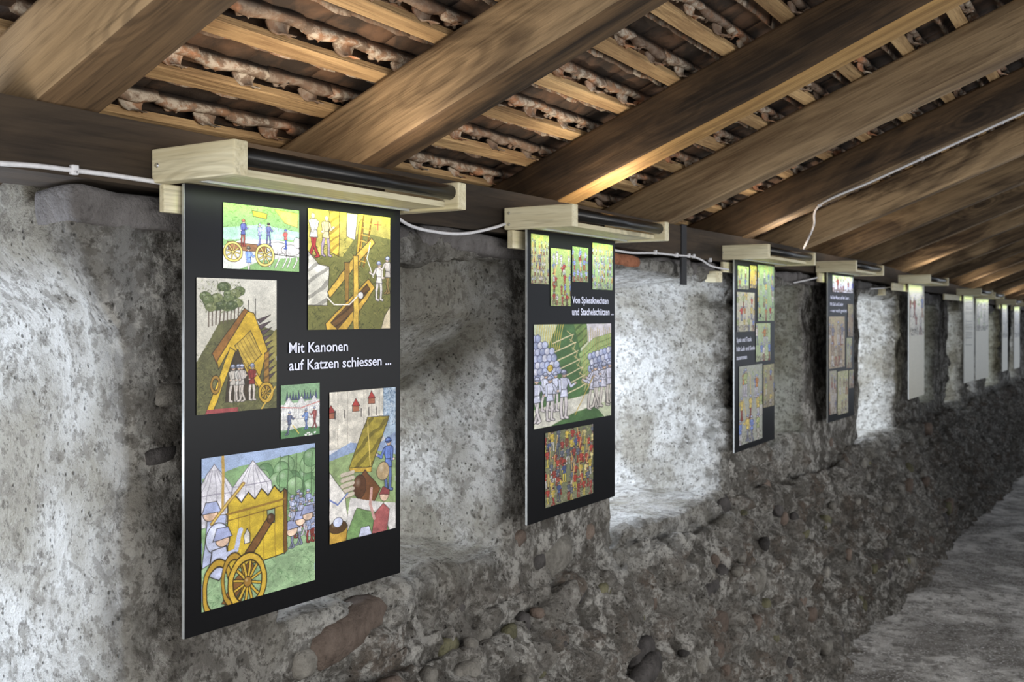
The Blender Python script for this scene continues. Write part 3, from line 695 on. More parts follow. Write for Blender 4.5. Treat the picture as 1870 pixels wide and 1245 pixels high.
def pic_shed(w, h):
    c = Cv(w, h, (196, 190, 172), 3); A = c.A
    c.poly([(0, 1.0), (.28, .52), (.5, .48), (.8, .58), (1, .66), (1, A), (0, A)], (100, 98, 56), None); c.scatter(420, (0, .8, 1, A), .05, [(62, 64, 34), (80, 80, 44), (130, 126, 70)])
    c.poly([(.82, .8), (1, .62), (1, 1.3), (.86, 1.3)], (150, 138, 66), None)
    for k in range(9): x = .14+.045*k; c.line([(x, .58-.01*k), (x+.006, .34)], .014, (96, 80, 66))
    for k in range(24): c.ell(.08+.46*c.r.rand(), .08+.30*c.r.rand(), .07, .055, [(96, 110, 62), (116, 124, 74), (78, 92, 52)][k % 3], (60, 66, 40), .004)
    c.scatter(200, (.04, .04, .56, .42), .02, [(52, 60, 34), (140, 146, 96)])
    for k in range(10): y = .50+.08*k; c.poly([(.74+.012*k, y), (.92+.008*k, y-.06), (.78+.012*k, y+.05)], (84, 66, 70))
    c.line([(.62, .42), (.63, .26)], .01, (50, 44, 40)); c.line([(.72, .46), (.72, .24)], .01, (50, 44, 40))
    c.poly([(.18, .90), (.58, .36), (.64, .40), (.24, 1.04)], (150, 96, 36), w=.008); c.poly([(.24, 1.0), (.62, .40), (.70, .42), (.88, .88), (.74, 1.35), (.40, .85), (.26, 1.10)], (214, 170, 34), w=.009)
    c.poly([(.46, .82), (.66, .64), (.80, .94), (.62, 1.12)], (196, 160, 50), w=.008, hatch=0)
    for k in range(5): c.line([(.49+.035*k, .80-.035*k), (.65+.035*k, 1.09-.035*k)], .006, (120, 90, 30))
    c.poly([(.34, 1.5), (.40, .98), (.50, .86), (.72, 1.5)], (66, 52, 34)); c.poly([(.84, .92), (.90, .90), (.90, 1.4), (.82, 1.4)], (160, 112, 40), hatch=60)
    c.poly([(.10, A), (.40, .84), (.47, .88), (.19, A)], (222, 178, 36), w=.008); c.poly([(.62, 1.08), (.68, 1.05), (.88, 1.42), (.84, 1.5)], (222, 178, 40), w=.008)
    for x, b in ((.42, (196, 186, 172)), (.49, (206, 200, 190)), (.56, (190, 180, 170)), (.66, (150, 50, 44))): c.man(x, 1.50, .48, b, (206, 192, 178), arm=.5)
    c.ring(.86, 1.42, .085, .11, .028, (206, 160, 40), 8); c.ring(.22, 1.28, .05, .09, .02, (170, 124, 40), 0); c.poly([(.1, A), (.12, A-.05), (.5, A-.05), (.5, A)], (170, 70, 70), None)
    c.line([(.80, A), (.98, 1.36)], .02, (210, 170, 60)); return c.finish(.96)
def pic_camp(w, h):
    c = Cv(w, h, (126, 164, 120), 4); A = c.A
    c.poly([(0, .45), (1, .38), (1, A*.85), (0, A*.85)], (206, 204, 196), None)
    for k in range(11): c.poly([(.12+.075*k, .36), (.155+.075*k, .14+.06*(k % 2)), (.19+.075*k, .36)], (70, 84, 120))
    for x in (.2, .52, .85): c.tent(x, .8, .42, .52, (222, 220, 214))
    c.line([(0, .50), (.5, .56), (1, .44)], .02, (200, 110, 100)); c.poly([(0, A), (0, A*.88), (.5, A*.82), (1, A*.86), (1, A)], (84, 130, 80), None)
    c.man(.18, 1.14, .56, (92, 100, 130), (96, 104, 130), arm=1, lean=.1); c.man(.66, 1.06, .5, (110, 140, 200), (96, 120, 180), arm=-1); c.man(.88, 1.05, .52, (160, 80, 76), (150, 70, 70), arm=-1)
    c.line([(.3, .95), (.45, 1.14)], .025, (210, 180, 70)); c.scatter(12, (.55, 1.16, .9, 1.24), .025, [(226, 224, 220)], 'dot'); return c.finish()
def pic_mortar(w, h):
    c = Cv(w, h, (206, 204, 208), 5); A = c.A
    c.poly([(.78, 0), (1, 0), (1, .9), (.78, .6)], (150, 170, 190), None); c.scatter(120, (.78, 0, 1, .5), .05, [(70, 100, 130), (196, 206, 214)])
    c.poly([(0, 0), (.8, 0), (.8, .72), (0, .72)], (206, 198, 182), (150, 140, 120))
    for x in (.12, .26, .5, .62, .74): c.line([(x, 0), (x, .7)], .008, (160, 150, 136)); c.line([(x-.04, .24), (x-.04, .34)], .012, (60, 50, 50))
    for x, y in ((.38, .14), (.02, .20), (.62, .06)): c.poly([(x-.06, y+.06), (x, y-.04), (x+.06, y+.06)], (176, 52, 46)); c.poly([(x-.05, y+.06), (x+.05, y+.06), (x+.05, y+.13), (x-.05, y+.13)], (170, 96, 66))
    c.poly([(0, .78), (.3, .66), (.7, .74), (1, .60), (1, A), (0, A)], (140, 160, 196), None); c.poly([(0, .86), (.5, .76), (1, .9), (1, A), (0, A)], (140, 162, 104), None)
    c.poly([(.28, .98), (.56, .36), (.90, .38), (.62, 1.02)], (166, 146, 42), w=.009, hatch=30); c.poly([(.28, .98), (.62, 1.02), (.62, 1.08), (.30, 1.04)], (200, 160, 50))
    c.line([(.56, .42), (.60, 1.0)], .014, (220, 190, 90))
    c.poly([(.34, 1.22), (.52, 1.04), (.76, 1.32), (.60, 1.58), (.42, 1.44)], (118, 70, 34), w=.009); c.ell(.44, 1.24, .10, .15, (92, 54, 28))
    for k in range(5): c.line([(.18, 1.06+.07*k), (.34, 1.04+.07*k)], .05, (196, 180, 160)); c.line([(.18, 1.09+.07*k), (.34, 1.07+.07*k)], .008, (120, 100, 80))
    c.poly([(.0, 1.0), (.22, 1.3), (.26, 1.62), (.1, 1.9), (0, 1.9)], (220, 214, 206), hatch=0); c.line([(0, 1.34), (.12, 1.42), (.26, 1.30)], .02, (100, 116, 180))
    c.man(.86, 1.36, .74, (90, 116, 190), (90, 110, 170), helm=(80, 110, 190), arm=-1); c.ell(.80, 1.10, .10, .12, (186, 156, 110))
    c.poly([(.30, A*.72), (.8, A*.80), (1, A*.82), (1, A), (.2, A)], (206, 200, 196), None); c.poly([(.2, A), (.4, A*.80), (.8, A*.88), (.9, A)], (110, 146, 84))
    c.poly([(.62, 1.92), (.66, 1.64), (.80, 1.52), (.90, 1.62), (.86, 1.9)], (170, 86, 84)); c.ell(.82, 1.42, .07, .08, (216, 178, 150)); c.poly([(.74, 1.40), (.80, 1.30), (.90, 1.36), (.90, 1.42)], (150, 66, 66)); c.line([(.66, 1.70), (.60, 1.5), (.62, 1.30)], .04, (200, 150, 140))
    c.poly([(.0, 1.72), (.26, 1.70), (.22, 2.1), (.0, 2.14)], (204, 156, 50), w=.009); c.ell(.12, 1.70, .13, .08, (92, 62, 30)); c.ell(.12, 1.64, .07, .06, (190, 196, 226))
    c.ell(.52, 1.94, .09, .12, (214, 178, 152)); c.poly([(.42, 1.9), (.46, 1.78), (.58, 1.78), (.63, 1.92)], (186, 190, 214)); c.poly([(.36, A), (.42, 2.06), (.62, 2.06), (.66, A)], (206, 130, 130)); return c.finish(.97)
def pic_cannon(w, h):
    c = Cv(w, h, (150, 170, 206), 6); A = c.A
    c.poly([(.0, .18), (.3, .12), (1, .06), (1, A), (0, A)], (128, 166, 110), None)
    for k in range(26): x, y = .45+.55*c.r.rand(), .12+.42*c.r.rand(); c.ell(x, y, .075, .09, [(116, 158, 104), (134, 172, 118), (98, 140, 90)][k % 3], (70, 104, 62), .006)
    for k in range(5): x = .66+.075*k; c.line([(x, .55), (x+.01, .08)], .006, (70, 90, 60))
    c.tent(.10, .62, .42, .56, (206, 202, 210)); c.tent(.42, .52, .40, .44, (214, 210, 216)); c.line([(.17, 0), (.17, .5)], .022, (190, 150, 66))
    c.poly([(0, .85), (.3, .9), (1, .88), (1, A), (0, A)], (140, 172, 124), None); c.scatter(260, (0, .95, 1, A), .06, [(92, 130, 84), (160, 190, 140)])
    c.crowd((.75, .66, 1.04, .98), 4, 5, .30, ARM, LEG, ((176, 182, 214),))
    for x, y in ((.78, .78), (.86, .70), (.93, .66)): c.ell(x, y+.04, .05, .055, (226, 190, 162)); c.poly([(x-.07, y+.03), (x-.04, y-.06), (x+.05, y-.06), (x+.07, y+.02)], (150, 158, 200))
    top = [(.21, .46)]+[(.21+.058*k, (.38 if k % 2 else .46)-.004*k) for k in range(1, 9)]+[(.71, .40), (.73, .42), (.73, .98), (.70, 1.02), (.21, 1.06)]
    c.poly(top, (204, 170, 36), w=.010, hatch=0); c.poly([(.70, .40), (.73, .42), (.735, 1.0), (.70, 1.03)], (120, 78, 30))
    for x in (.30, .40, .52, .62): c.line([(x, .56), (x, 1.04)], .005, (150, 116, 30))
    c.line([(.20, .54), (.71, .50)], .02, (150, 110, 34)); c.line([(.20, .60), (.71, .56)], .008, (120, 84, 26)); c.poly([(.55, .58), (.62, .57), (.62, .70), (.56, .71)], (150, 176, 140))
    c.poly([(.35, .76), (.375, .70), (.40, .76), (.40, .84), (.35, .84)], (206, 200, 190))
    c.poly([(.36, .92), (.56, .64), (.61, .68), (.42, .96)], (120, 78, 36), w=.009); c.ell(.585, .66, .035, .045, (96, 60, 30))
    c.poly([(.0, .98), (.05, .52), (.20, .54), (.18, .9)], (166, 174, 208)); c.ell(.07, .50, .06, .07, (220, 180, 152)); c.poly([(.0, .50), (.03, .40), (.12, .40), (.16, .50)], (150, 160, 200))
    c.line([(.08, .60), (.34, .28)], .03, (150, 110, 50)); c.line([(.08, .60), (.34, .28)], .014, (214, 180, 80)); c.ell(.13, .74, .10, .14, (186, 192, 220))
    c.poly([(.05, 1.06), (.08, .84), (.20, .82), (.22, 1.0), (.14, 1.12)], (178, 184, 214), w=.009); c.ell(.17, .76, .055, .06, (218, 178, 150)); c.poly([(.09, .76), (.12, .65), (.22, .65), (.25, .74)], (150, 158, 200)); c.line([(.18, .9), (.28, .88), (.32, .70)], .04, (176, 182, 212))
    c.ring(.13, 1.20, .11, .24, .026, (190, 148, 36), 0); c.poly([(.16, 1.34), (.26, 1.16), (.40, 1.0), (.44, 1.08), (.24, 1.38)], (130, 84, 34)); c.poly([(.06, 1.48), (.2, 1.36), (.26, 1.42), (.14, 1.52)], (206, 168, 44))
    c.ring(.26, 1.15, .09, .22, .022, (176, 134, 34), 0); c.ring(.38, 1.20, .145, .235, .034, (208, 166, 42), 12); c.ell(.38, 1.20, .035, .05, (150, 106, 34)); return c.finish(.98)
def pic_melee(w, h, seed, bg, bodies, legs, hh=.30, rows=3, n=5, helm=((160, 168, 200),), spears=.3):
    c = Cv(w, h, bg, seed, .014); c.scatter(60, (0, 0, 1, c.A*.3), .06, [(120, 150, 80), (190, 186, 120)]); c.crowd((-.03, c.A*.12, 1.03, c.A*.99), rows, n, hh, bodies, legs, helm, spears)
    c.scatter(90, (0, c.A*.85, 1, c.A), .06, [(70, 60, 50), (150, 140, 120)]); return c.finish()
def pic_field(w, h):
    c = Cv(w, h, (190, 198, 160), 12); A = c.A
    c.poly([(.28, 0), (.5, 0), (.72, .95), (.9, A), (.0, A), (.0, .6)], (74, 112, 60), None); c.poly([(.48, 0), (.66, 0), (.66, .22), (.56, .30)], (112, 142, 70), (60, 90, 46), hatch=70)
    c.poly([(.66, 0), (1, 0), (1, .16), (.68, .22)], (204, 196, 200), None)
    c.poly([(.55, .36), (.75, .18), (1, .12), (1, .50), (.7, .56), (.62, .7)], (150, 178, 104), (90, 124, 66))
    for k in range(5): c.line([(.56+.01*k, .42+.07*k), (.8, .24+.07*k), (1, .18+.07*k)], .012, (104, 136, 70))
    for k in range(14): c.line([(.60+.03*k, .75), (.62+.03*k, .05+.02*(k % 3))], .006, (186, 160, 84)); 
    for k in range(12): c.line([(.02+.025*k, .3), (.04+.028*k, 0)], .008, (206, 178, 70))
    c.poly([(.0, A*.82), (.4, A*.76), (.8, A*.72), (1, A*.70), (1, A*.84), (.5, A*.9), (.2, A), (0, A)], (206, 202, 186), (150, 160, 110))
    for j in range(7):
        for i in range(8-j//2):
            x = -.01+i*.055+(.027 if j % 2 else 0); y = .16+j*.075
            if x < .10+.055*j and x < .44: c.ell(x, y, .034, .042, ARM[(i+j) % 3], (80, 84, 120), .007)
    for j in range(6):
        for i in range(7):
            x = .70+i*.052+(.026 if j % 2 else 0); y = .40+j*.075-(x-.7)*.25
            c.ell(x, y, .032, .042, ARM[(i+2*j) % 3], (80, 84, 120), .007)
    for k in range(7):
        x0, y0 = .22+.03*k, .14+.10*k; c.line([(x0, y0+.08), (x0+.26, y0-.02)], .014, (214, 196, 150)); c.line([(x0+.18, y0-.06), (x0+.25, y0+.0), (x0+.22, y0+.07)], .009, (200, 180, 120))
    for x, y, hh in ((.12, .98, .46), (.24, 1.0, .48), (.05, 1.10, .54), (.17, 1.10, .54), (.34, 1.10, .60)): c.man(x, y, hh, (196, 198, 220), (206, 196, 196), arm=1)
    for x, y, hh in ((.72, 1.04, .56), (.80, 1.02, .56), (.88, 1.03, .58), (.96, 1.0, .56)): c.man(x, y, hh, (190, 188, 204), (196, 186, 176), arm=-1)
    c.line([(.50, 1.08), (.74, .66)], .010, (196, 160, 60)); c.ell(.19, .50, .035, .04, (216, 180, 60)); return c.finish(.98)
GB = [(170, 60, 48), (196, 168, 60), (90, 96, 110), (150, 60, 50), (70, 84, 130), (206, 190, 120)]
GL = [(196, 176, 70), (160, 52, 44), (190, 184, 180), (80, 84, 100)]
def add_picture(root, frame, u0, u1, v0, v1, arr, label=None):
    """a flat print on the board: one quad per brush dot, coloured per corner"""
    h, w = arr.shape[:2]; us = np.linspace(u0, u1, w+1); vs = np.linspace(v0, v1, h+1)
    L, Rr, tt, tb, nrm = frame; U, V_ = np.meshgrid(us, vs)
    P = L[None, None, :]*(1-U[..., None])+Rr[None, None, :]*U[..., None]; P = P.copy(); P[..., 2] = tt+(tb-tt)*V_; P += nrm*.0022
    P -= np.array(root.location); i = np.arange((h+1)*(w+1)).reshape(h+1, w+1)
    f = np.stack([i[:-1, :-1], i[1:, :-1], i[1:, 1:], i[:-1, 1:]], -1).reshape(-1, 4)
    me = from_arrays('picture', P.reshape(-1, 3), f, False)
    a = me.attributes.new('print', 'BYTE_COLOR', 'CORNER'); c4 = np.ones((h*w, 4, 4), np.float32)
    c4[:, :, :3] = arr.reshape(-1, 1, 3); a.data.foreach_set('color', c4.ravel())
    o = link('picture', me, M['print'], root)
    if label: o['label'] = label
    return o
def add_text(root, frame, txt, u0, u1, vbase, cap, offs=.02):
    offs *= 1.25
    cu = bpy.data.curves.new('lettering', 'FONT'); cu.body = txt; cu.size = 1; cu.offset = offs; cu.resolution_u = 3
    to = bpy.data.objects.new('t', cu); COL.objects.link(to); dg = bpy.context.evaluated_depsgraph_get(); dg.update()
    me = bpy.data.meshes.new_from_object(to.evaluated_get(dg)); bpy.data.objects.remove(to)
    co = np.zeros(len(me.vertices)*3); me.vertices.foreach_get('co', co); co = co.reshape(-1, 3)
    L, Rr, tt, tb, nrm = frame; x0, x1 = co[:, 0].min(), co[:, 0].max(); wid = np.hypot(*(Rr-L)[:2]); capf = .729
    u = u0+(co[:, 0]-x0)/(x1-x0)*(u1-u0); z = tt+(tb-tt)*vbase+co[:, 1]/capf*cap*1.12*(tt-tb)
    P = L[None]*(1-u[:, None])+Rr[None]*u[:, None]; P[:, 2] = z; P += nrm*.0026; P -= np.array(root.location)
    me.vertices.foreach_set('co', P.ravel()); me.update(); me.name = 'lettering'
    me.materials.clear(); me.materials.append(M['letter']); o = link('lettering', me, None, root); o['label'] = 'white bold line of lettering'; return o

# ------------------------------------------------------------------ exhibition panels and their wooden lamp hoods
def panel(sL, DL, sR, DR, tt, label, mat='board', group='exhibition panels hung along the wall', hgt=1.0):
    L = np.array([-DL, sL, 0.]); Rr = np.array([-DR, sR, 0.]); zt = CAMZ+tt; zb = zt-hgt
    d = (Rr-L)/np.linalg.norm(Rr-L); nrm = np.array([d[1], -d[0], 0.]); nrm = nrm if nrm[0] > 0 else -nrm
    root = empty('exhibition_panel', (-(DL+DR)/2, (sL+sR)/2, zb)); tag(root, label, 'panel', group)
    wd_ = np.linalg.norm(Rr-L); bm = bmesh.new(); box_bm(bm, (-wd_/2, -.0035, 0), (wd_/2, .0035, hgt), .0008, 1)
    o = done(bm, 'board', M[mat], root); o.rotation_euler = (0, 0, math.atan2(d[1], d[0])); o.location = tuple(-nrm*.0035)
    bm = bmesh.new(); box_bm(bm, (-wd_/2-.0012, -.0037, 0.001), (-wd_/2, .0037, hgt-.001), 0)
    e = done(bm, 'edge_strip', M['strip'], root); e.rotation_euler = o.rotation_euler; e.location = o.location; e['label'] = 'pale cut edge of the panel'
    return root, (L, Rr, zt, zb, nrm)
def hood(sL, sR, Dw, tt, label, near=(.062, .024), far=.06, screws=1, ext=0.0, power=1.0, up=1.0, tubeon=True):
    s0, s1 = sL-near[0], sR+far; dz = .288-tt; o0 = Vector((-(Dw-.1), (s0+s1)/2, CAMZ+.28-dz)); root = empty('lamp_hood', o0)
    tag(root, label, 'lamp', 'wooden lamp hoods over the panels')
    Do, Di = Dw-.205, max(Dw+.05, 1.806) if Dw > 1.74 else Dw+.05
    for a, b in ((s0, s0+.038), (s1-.038, s1)):
        boxw('side_board', a, b, Do, Di, .283, .356, M['pine'], root, dz, .004, 'x')
    boxw('top_board', s0+.038, s1-.038, Do+.044, Di-.01, .2905, .306, M['pine'], root, dz, .002)
    b_ = boxw('back_batten', s0+.02-ext, s1-.02, Dw+.034, Di, .222, .283, M['pine'], root, dz, .003)
    c = [(-(Do+.028), s0+.036, CAMZ+.329-dz), (-(Do+.028), s1-.036, CAMZ+.329-dz)]
    tube('lamp_tube', c, .020, M['tube'], root, o0, 20)
    tube('tube_rim', [(-(Do+.049), s0+.036, CAMZ+.320-dz), (-(Do+.049), s1-.036, CAMZ+.320-dz)], .006, M['tube'], root, o0, 8)
    boxw('led_channel', s0+.05, s1-.05, Dw-.050, Dw-.040, .2845, .2905, M['strip'], root, dz, .001)
    for k in range(screws):
        z = .32 if screws == 1 else (.338, .300)[k]; x = -(Di-.018)
        bm = bmesh.new(); bmesh.ops.create_cone(bm, segments=12, radius1=.0055, radius2=.004, depth=.003, matrix=Matrix.Translation((x, s0-.0015, CAMZ+z-dz)) @ Matrix.Rotation(math.pi/2, 4, 'X')); box_bm(bm, (x-.003, s0-.0036, CAMZ+z-dz-.0006), (x+.003, s0-.003, CAMZ+z-dz+.0006))
        done(bm, 'screw', M['steel'], root, o0)
    if power:
        mid = (s0+s1)/2; ln = sR-sL-.04
        a1 = area('picture_light', (-(Do+.105), mid, CAMZ+.283-dz), (-.62, 0, -1), ln, .006, .46*power, (.80, .84, 1.0), 120)
        a2 = area('picture_light', (-(Do+.125), mid, CAMZ+.285-dz), (-1.0, 0, -.42), ln, .005, .10*power, (.70, 1.0, .12), 50)
        for a_ in (a1, a2): a_.rotation_euler = (Matrix.Rotation(0, 4, 'Z') @ Vector((-.62, 0, -1) if a_ is a1 else (-1, 0, -.42)).to_track_quat('-Z', 'X').to_matrix().to_4x4()).to_euler(); a_.data.shape = 'RECTANGLE'; a_.data.size, a_.data.size_y = .006, ln; 
        for a_, dd in ((a1, Vector((-.62, 0, -1))), (a2, Vector((-1, 0, -.42)))):
            zax = -dd.normalized(); yax = Vector((0, 1, 0)); xax = yax.cross(zax); a_.rotation_euler = Matrix((xax, yax, zax)).transposed().to_euler()
    if up:
        u = area('added_rafter_uplight', (-(Do+.03), (s0+s1)/2, CAMZ+.362-dz), (-.35, 0, 1), .03, .5, up, (1.0, .84, .66), 170)  # extra light added on the hood to warm the rafters' lower ends
        zax = -Vector((-.35, 0, 1)).normalized(); yax = Vector((0, 1, 0)); xax = yax.cross(zax); u.rotation_euler = Matrix((xax, yax, zax)).transposed().to_euler()
    return root

# panel 1
r1, f1 = panel(1.477, 1.776, 2.177, 1.732, .289, 'large black panel at far left with yellow siege engine pictures and cannon on wheels')
add_picture(r1, f1, .146, .471, .033, .183, pic_cart(150, 118), 'picture of a horse cart on a green field')
add_picture(r1, f1, .512, .938, .024, .326, pic_sling(176, 232), 'picture of a timber siege engine')
add_picture(r1, f1, .043, .369, .206, .511, pic_shed(160, 260), 'picture of a yellow gabled shelter on a hill')
add_picture(r1, f1, .388, .568, .459, .588, pic_camp(80, 98), 'small picture of a tent camp')
add_picture(r1, f1, .616, .969, .486, .872, pic_mortar(150, 284), 'picture of a mortar in front of a castle')
add_picture(r1, f1, .062, .546, .609, .951, pic_cannon(220, 300), 'picture of a wheeled cannon behind a yellow shield')
add_text(r1, f1, 'Mit Kanonen', .424, .709, .3815, .0235, .011); add_text(r1, f1, 'auf Katzen schiessen ...', .424, .943, .424, .0235, .011)
hood(1.477, 2.177, 1.757, .289, 'biggest pale pine lamp hood, over the panel at far left', up=2.0, power=1.6)
# panel 2
r2, f2 = panel(2.886, 1.753, 3.540, 1.748, .290, 'black panel second from left with green crossbow picture and red crowd below')
add_picture(r2, f2, .032, .215, .014, .183, pic_melee(40, 104, 21, (150, 156, 100), [(150, 156, 170), (110, 112, 120), (196, 190, 180)], [(150, 60, 50), (120, 100, 80)], .40, 6, 6))
add_picture(r2, f2, .234, .451, .055, .258, pic_melee(46, 118, 22, (150, 170, 90), [(110, 128, 180), (200, 196, 190), (170, 60, 50)], [(170, 60, 50), (110, 80, 60), (200, 196, 190)], .55, 5, 4))
add_picture(r2, f2, .471, .655, .041, .168, pic_melee(40, 76, 23, (120, 150, 84), [(120, 134, 190), (150, 160, 210)], [(186, 66, 44)], .7, 3, 4))
add_picture(r2, f2, .708, .963, .018, .193, pic_melee(54, 104, 24, (150, 184, 112), ARM, LEG, .3, 6, 7, spears=.8))
add_picture(r2, f2, .061, .942, .323, .679, pic_field(180, 210), 'picture of crossbowmen on a green field')
add_picture(r2, f2, .176, .715, .700, .959, pic_melee(116, 158, 26, (110, 112, 80), GB, GL, .36, 7, 8, ((120, 110, 110), (90, 60, 50)), .35), 'picture of a dense red and yellow crowd')
add_text(r2, f2, 'Von Spiessknechten', .468, .905, .247, .023, .014); add_text(r2, f2, 'und Stachelschützen ...', .467, .974, .290, .023, .014)
hood(2.886, 3.540, 1.75, .290, 'pine lamp hood with two screws, over the second panel from left', screws=2, up=2.0, power=1.3)
# panel 3
r3, f3 = panel(4.988, 1.779, 5.690, 1.79, .286, 'black panel third from left with three short lines of lettering at its left edge')
CB = [(206, 196, 190), (110, 130, 190), (190, 120, 60), (196, 60, 50), (160, 170, 110), (206, 180, 90)]
P3 = [(.064, .322, .029, .150, 34, 44, (170, 190, 120), .6, 2, 3), (.349, .513, .019, .140, 22, 44, (206, 176, 70), .8, 2, 2), (.544, .977, .009, .319, 58, 118, (150, 176, 120), .5, 4, 4), (.044, .463, .166, .373, 54, 78, (186, 180, 150), .55, 3, 4), (.497, .873, .332, .541, 50, 80, (160, 176, 130), .8, 2, 3), (.098, .659, .556, .969, 74, 156, (150, 152, 140), .75, 3, 4), (.691, .976, .565, .804, 34, 80, (140, 130, 100), .7, 3, 2)]
for k, (a, b, c_, d_, w_, h_, bg, hh, rw, n) in enumerate(P3): add_picture(r3, f3, a, b, c_, d_, pic_melee(w_, h_, 31+k, bg, CB, LEG+[(206, 200, 190)], hh, rw, n, spears=.2))
for tx, a, b, v in (('Speis und Trank', .038, .388, .427), ('hält Leib und Seele', .036, .468, .474), ('zusammen', .034, .277, .519)): add_text(r3, f3, tx, a, b, v, .0215, .014)
hood(4.988, 5.690, 1.775, .286, 'creamy pine lamp hood over the third panel, where the white cable comes down', up=1.6, near=(.1, .03))
# panel 4
r4, f4 = panel(6.748, 1.765, 7.38, 1.745, .283, 'narrow-looking black panel fourth from left, blue picture above faded brown ones')
P4 = [(.160, .945, .015, .127, 70, 38, (206, 206, 220), .44, 1, 6), (.03, .617, .293, .642, 60, 104, (170, 150, 120), .8, 2, 5), (.738, .950, .207, .435, 22, 66, (150, 130, 104), .9, 2, 2), (.686, .900, .444, .656, 22, 62, (160, 160, 130), 1.2, 2, 2), (.047, .308, .658, .950, 26, 84, (160, 150, 140), 1.0, 3, 2), (.348, .750, .670, .966, 40, 86, (170, 166, 130), .8, 2, 3), (.785, .983, .673, .80, 22, 40, (150, 140, 120), .9, 2, 2)]
for k, (a, b, c_, d_, w_, h_, bg, hh, rw, n) in enumerate(P4): add_picture(r4, f4, a, b, c_, d_, pic_melee(w_, h_, 51+k, bg, [(60, 70, 210), (206, 206, 216), (170, 60, 50)] if k == 0 else [(150, 130, 110), (120, 120, 140), (170, 160, 140)], [(206, 200, 200), (160, 80, 60)], hh, rw, n, spears=.1))
for tx, a, b, v in (('Auf der Mauer, auf der Lauer ...', .076, .827, .175), ('Mit Seil und Leiter', .072, .559, .221), ('– wer wacht gewinnt', .078, .699, .264)): add_text(r4, f4, tx, a, b, v, .022, .012)
hood(6.748, 7.38, 1.755, .283, 'shaded pine lamp hood over the fourth panel from left', up=1.5, near=(.14, .09))
# pale panels farther down
def pale(sL, sR, D0, D1, tt, lab, cols, seed, u=(.05, .95), v=(.03, .5), mat='cream'):
    r, f = panel(sL, D0, sR, D1, tt, lab, mat)
    add_picture(r, f, u[0], u[1], v[0], v[1], pic_melee(40, 60, seed, (206, 200, 182), cols, cols, .8, 2, 3, helm=((206, 200, 190),), spears=0)); return r
pale(9.135, 9.80, 1.70, 1.69, .27, 'cream panel hanging alone, fifth from left, faint coloured figures near its top', [(200, 150, 110), (190, 180, 170), (150, 70, 50), (120, 130, 170)], 71, v=(.08, .45))
hood(9.135, 9.80, 1.695, .27, 'lamp hood over the lone cream panel, its back batten sticking out to the left', near=(.22, .04), up=1.3, ext=.3)
r6 = panel(12.30, 1.70, 13.02, 1.69, .225, 'left one of the two pale panels hanging side by side, printed with faint lines', 'cream')
for k in range(30):
    z = .05+.011*k*1.6; bm = bmesh.new(); L, Rr, zt, zb, nm = r6[1]; p0 = L*.88+Rr*.12; p1 = L*(.15+.1*random.random())+Rr*.78; p0[2] = p1[2] = zt-z
    q = [Vector(p0+nm*.002), Vector(p1+nm*.002), Vector(p1+nm*.002-np.array([0, 0, .005])), Vector(p0+nm*.002-np.array([0, 0, .005]))]
    if k == 0: TL = []
    TL.append(q); bm.free()
vs = [tuple(p_-r6[0].location) for q in TL for p_ in q]; me = bpy.data.meshes.new('printed_lines'); me.from_pydata(vs, [], [(4*i, 4*i+3, 4*i+2, 4*i+1) for i in range(len(TL))]); link('printed_lines', me, simple('grey_print', (.25, .25, .26)), r6[0])
hood(12.30, 13.02, 1.695, .225, 'lamp hood over the left of the two side-by-side pale panels', near=(.25, .06), up=1.1, ext=.9)
pale(13.30, 14.15, 1.705, 1.665, .206, 'right one of the two pale panels hanging side by side, greenish at its top', [(190, 204, 150), (206, 200, 184), (190, 170, 150)], 73, v=(.03, .4))
hood(13.30, 14.15, 1.69, .206, 'lamp hood over the right of the two side-by-side pale panels', near=(.05, .02), up=1.0)
pale(16.45, 17.06, 1.75, 1.74, .158, 'white panel next to last in the row, thin from here', [(206, 206, 200), (190, 190, 190)], 74)
hood(16.45, 17.06, 1.745, .158, 'lamp hood over the next-to-last panel of the row', near=(.3, .1), up=.8)
pale(17.75, 18.4, 1.72, 1.70, .14, 'white panel at the far right end of the row', [(206, 206, 206), (196, 196, 200)], 75)
hood(17.75, 18.4, 1.71, .14, 'last lamp hood, at the far right end of the row', near=(.1, .1), up=.8)

# ------------------------------------------------------------------ cables and ironwork
def cable(pts, r, label, clips=(), parent_to=None, cdir=0):
    w = [W(s, D, t) for s, D, t in pts]; o = tube('power_cable', spl(w, 8), r, M['cable'], None, None, 8)
    tag(o, label, 'cable', 'cables')
    for s, D, t in clips:
        p_ = W(s, D, t); bm = bmesh.new(); box_bm(bm, p_-Vector((.010, .008, .009)), p_+Vector((.006, .008, .011)), .003)
        bmesh.ops.create_cone(bm, segments=8, radius1=.003, radius2=.003, depth=.006, matrix=Matrix.Translation(p_+Vector((.007, 0, -.004))) @ Matrix.Rotation(math.pi/2, 4, 'Y')); done(bm, 'cable_clip', M['cable'], o)
    return o
def P(x, y, D): s, t = at(x, y, D); return (s, D, t+float(drop(s)))
Dc = 1.803
cable([P(-260, 280, Dc), P(0, 298, Dc), P(70, 303, Dc), P(135, 311, Dc), P(200, 319, Dc), P(300, 334, Dc)], .0052, 'white cable along the dark beam, left of the biggest lamp hood', [P(135, 311, Dc)])
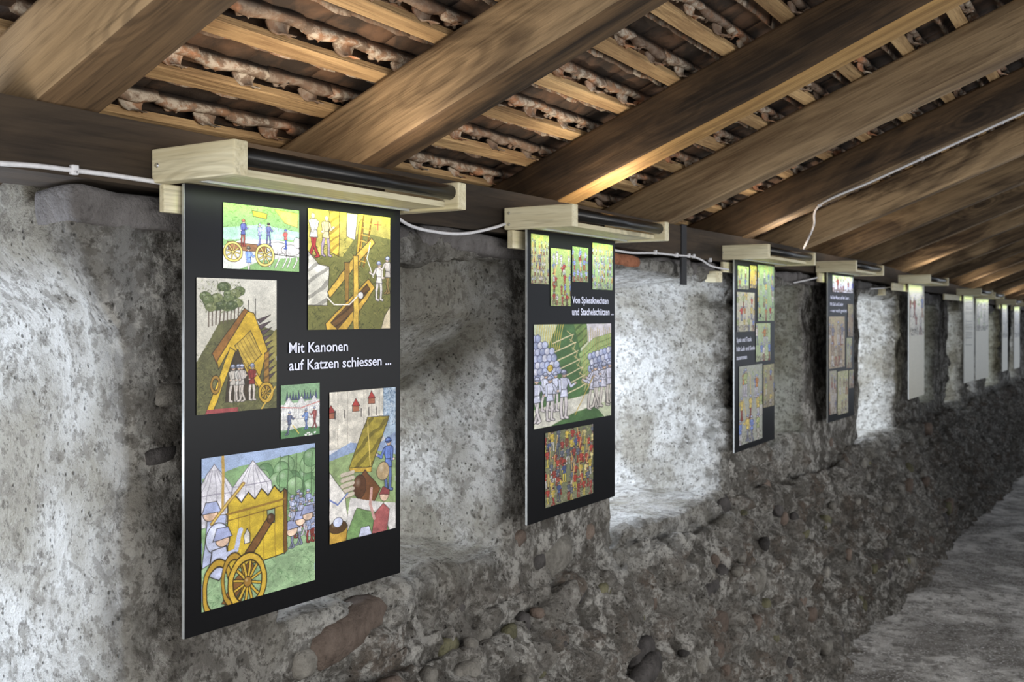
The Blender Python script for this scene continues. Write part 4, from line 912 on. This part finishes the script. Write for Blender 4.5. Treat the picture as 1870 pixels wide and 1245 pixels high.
cable([P(700, 375, Dc), P(745, 410, Dc), P(800, 424, Dc), P(850, 426, Dc), P(900, 416, Dc), P(932, 405, Dc)], .0052, 'pale cable sagging between the first and second lamp hoods')
cable([P(1100, 452, Dc), P(1150, 461, Dc), P(1197, 462, Dc), P(1236, 466, Dc), P(1262, 468, Dc), P(1280, 474, Dc), P(1300, 486, Dc), P(1330, 492, Dc)], .005, 'thin cable clipped under the beam between the second and third hoods', [P(1197, 461, Dc), P(1236, 466, Dc), P(1258, 467, Dc), P(1267, 468, Dc), P(1297, 475, Dc)])
def onr(x, dt=0.0, s=5.25):
    r = (x-935)/1830; D = s*(SN-r*CS)/(CS+r*SN); return (s, D, bot(D)-.004+dt)
cable([P(1467, 455, 1.60), P(1474, 440, 1.58), P(1486, 412, 1.56), onr(1497, 0), onr(1590), onr(1685), onr(1760), onr(1830), onr(1900), onr(1990)], .006, 'long white cable climbing the underside of a rafter at right', [onr(1497), onr(1685), onr(1830)])
cable([P(1500, 505, 1.80), P(1470, 512, 1.81), P(1450, 516, 1.82)], .005, 'short cable end behind the third panel')
cable([P(1590, 527, 1.80), P(1620, 525, 1.80), P(1655, 517, 1.79)], .005, 'short cable between the fourth and fifth lamp hoods')
# iron strap on the beam between second and third hoods
s, t = at(1250, 440, 1.80)
o = box('iron_strap', (-1.812, s-.03, CAMZ+.14), (-1.800, s+.03, CAMZ+.42), M['iron'], None, None, .002); tag(o, 'dark iron strap on the beam, left of the third lamp hood', 'strap')
# small timber blocks below the beam
for x, y, lab in ((1312, 505, 'small pale timber block with nail holes, left of the third panel'), (1614, 533, 'small pale timber block on the wall between fourth and fifth panels')):
    s, t = at(x, y, 1.82); k = 1+.1*s
    bm = bmesh.new(); box_bm(bm, (-.03, -.03*k, -.028), (.03, .03*k, .028), .004)
    for yy in (-.012*k, .014*k): bmesh.ops.create_cone(bm, segments=6, radius1=.003, radius2=.003, depth=.004, matrix=Matrix.Translation((.0315, yy, .012)) @ Matrix.Rotation(math.pi/2, 4, 'Y'))
    o = done(bm, 'timber_block', M['pine']); o.location = W(s, 1.845, t+float(drop(s)), True); tag(o, lab, 'block')
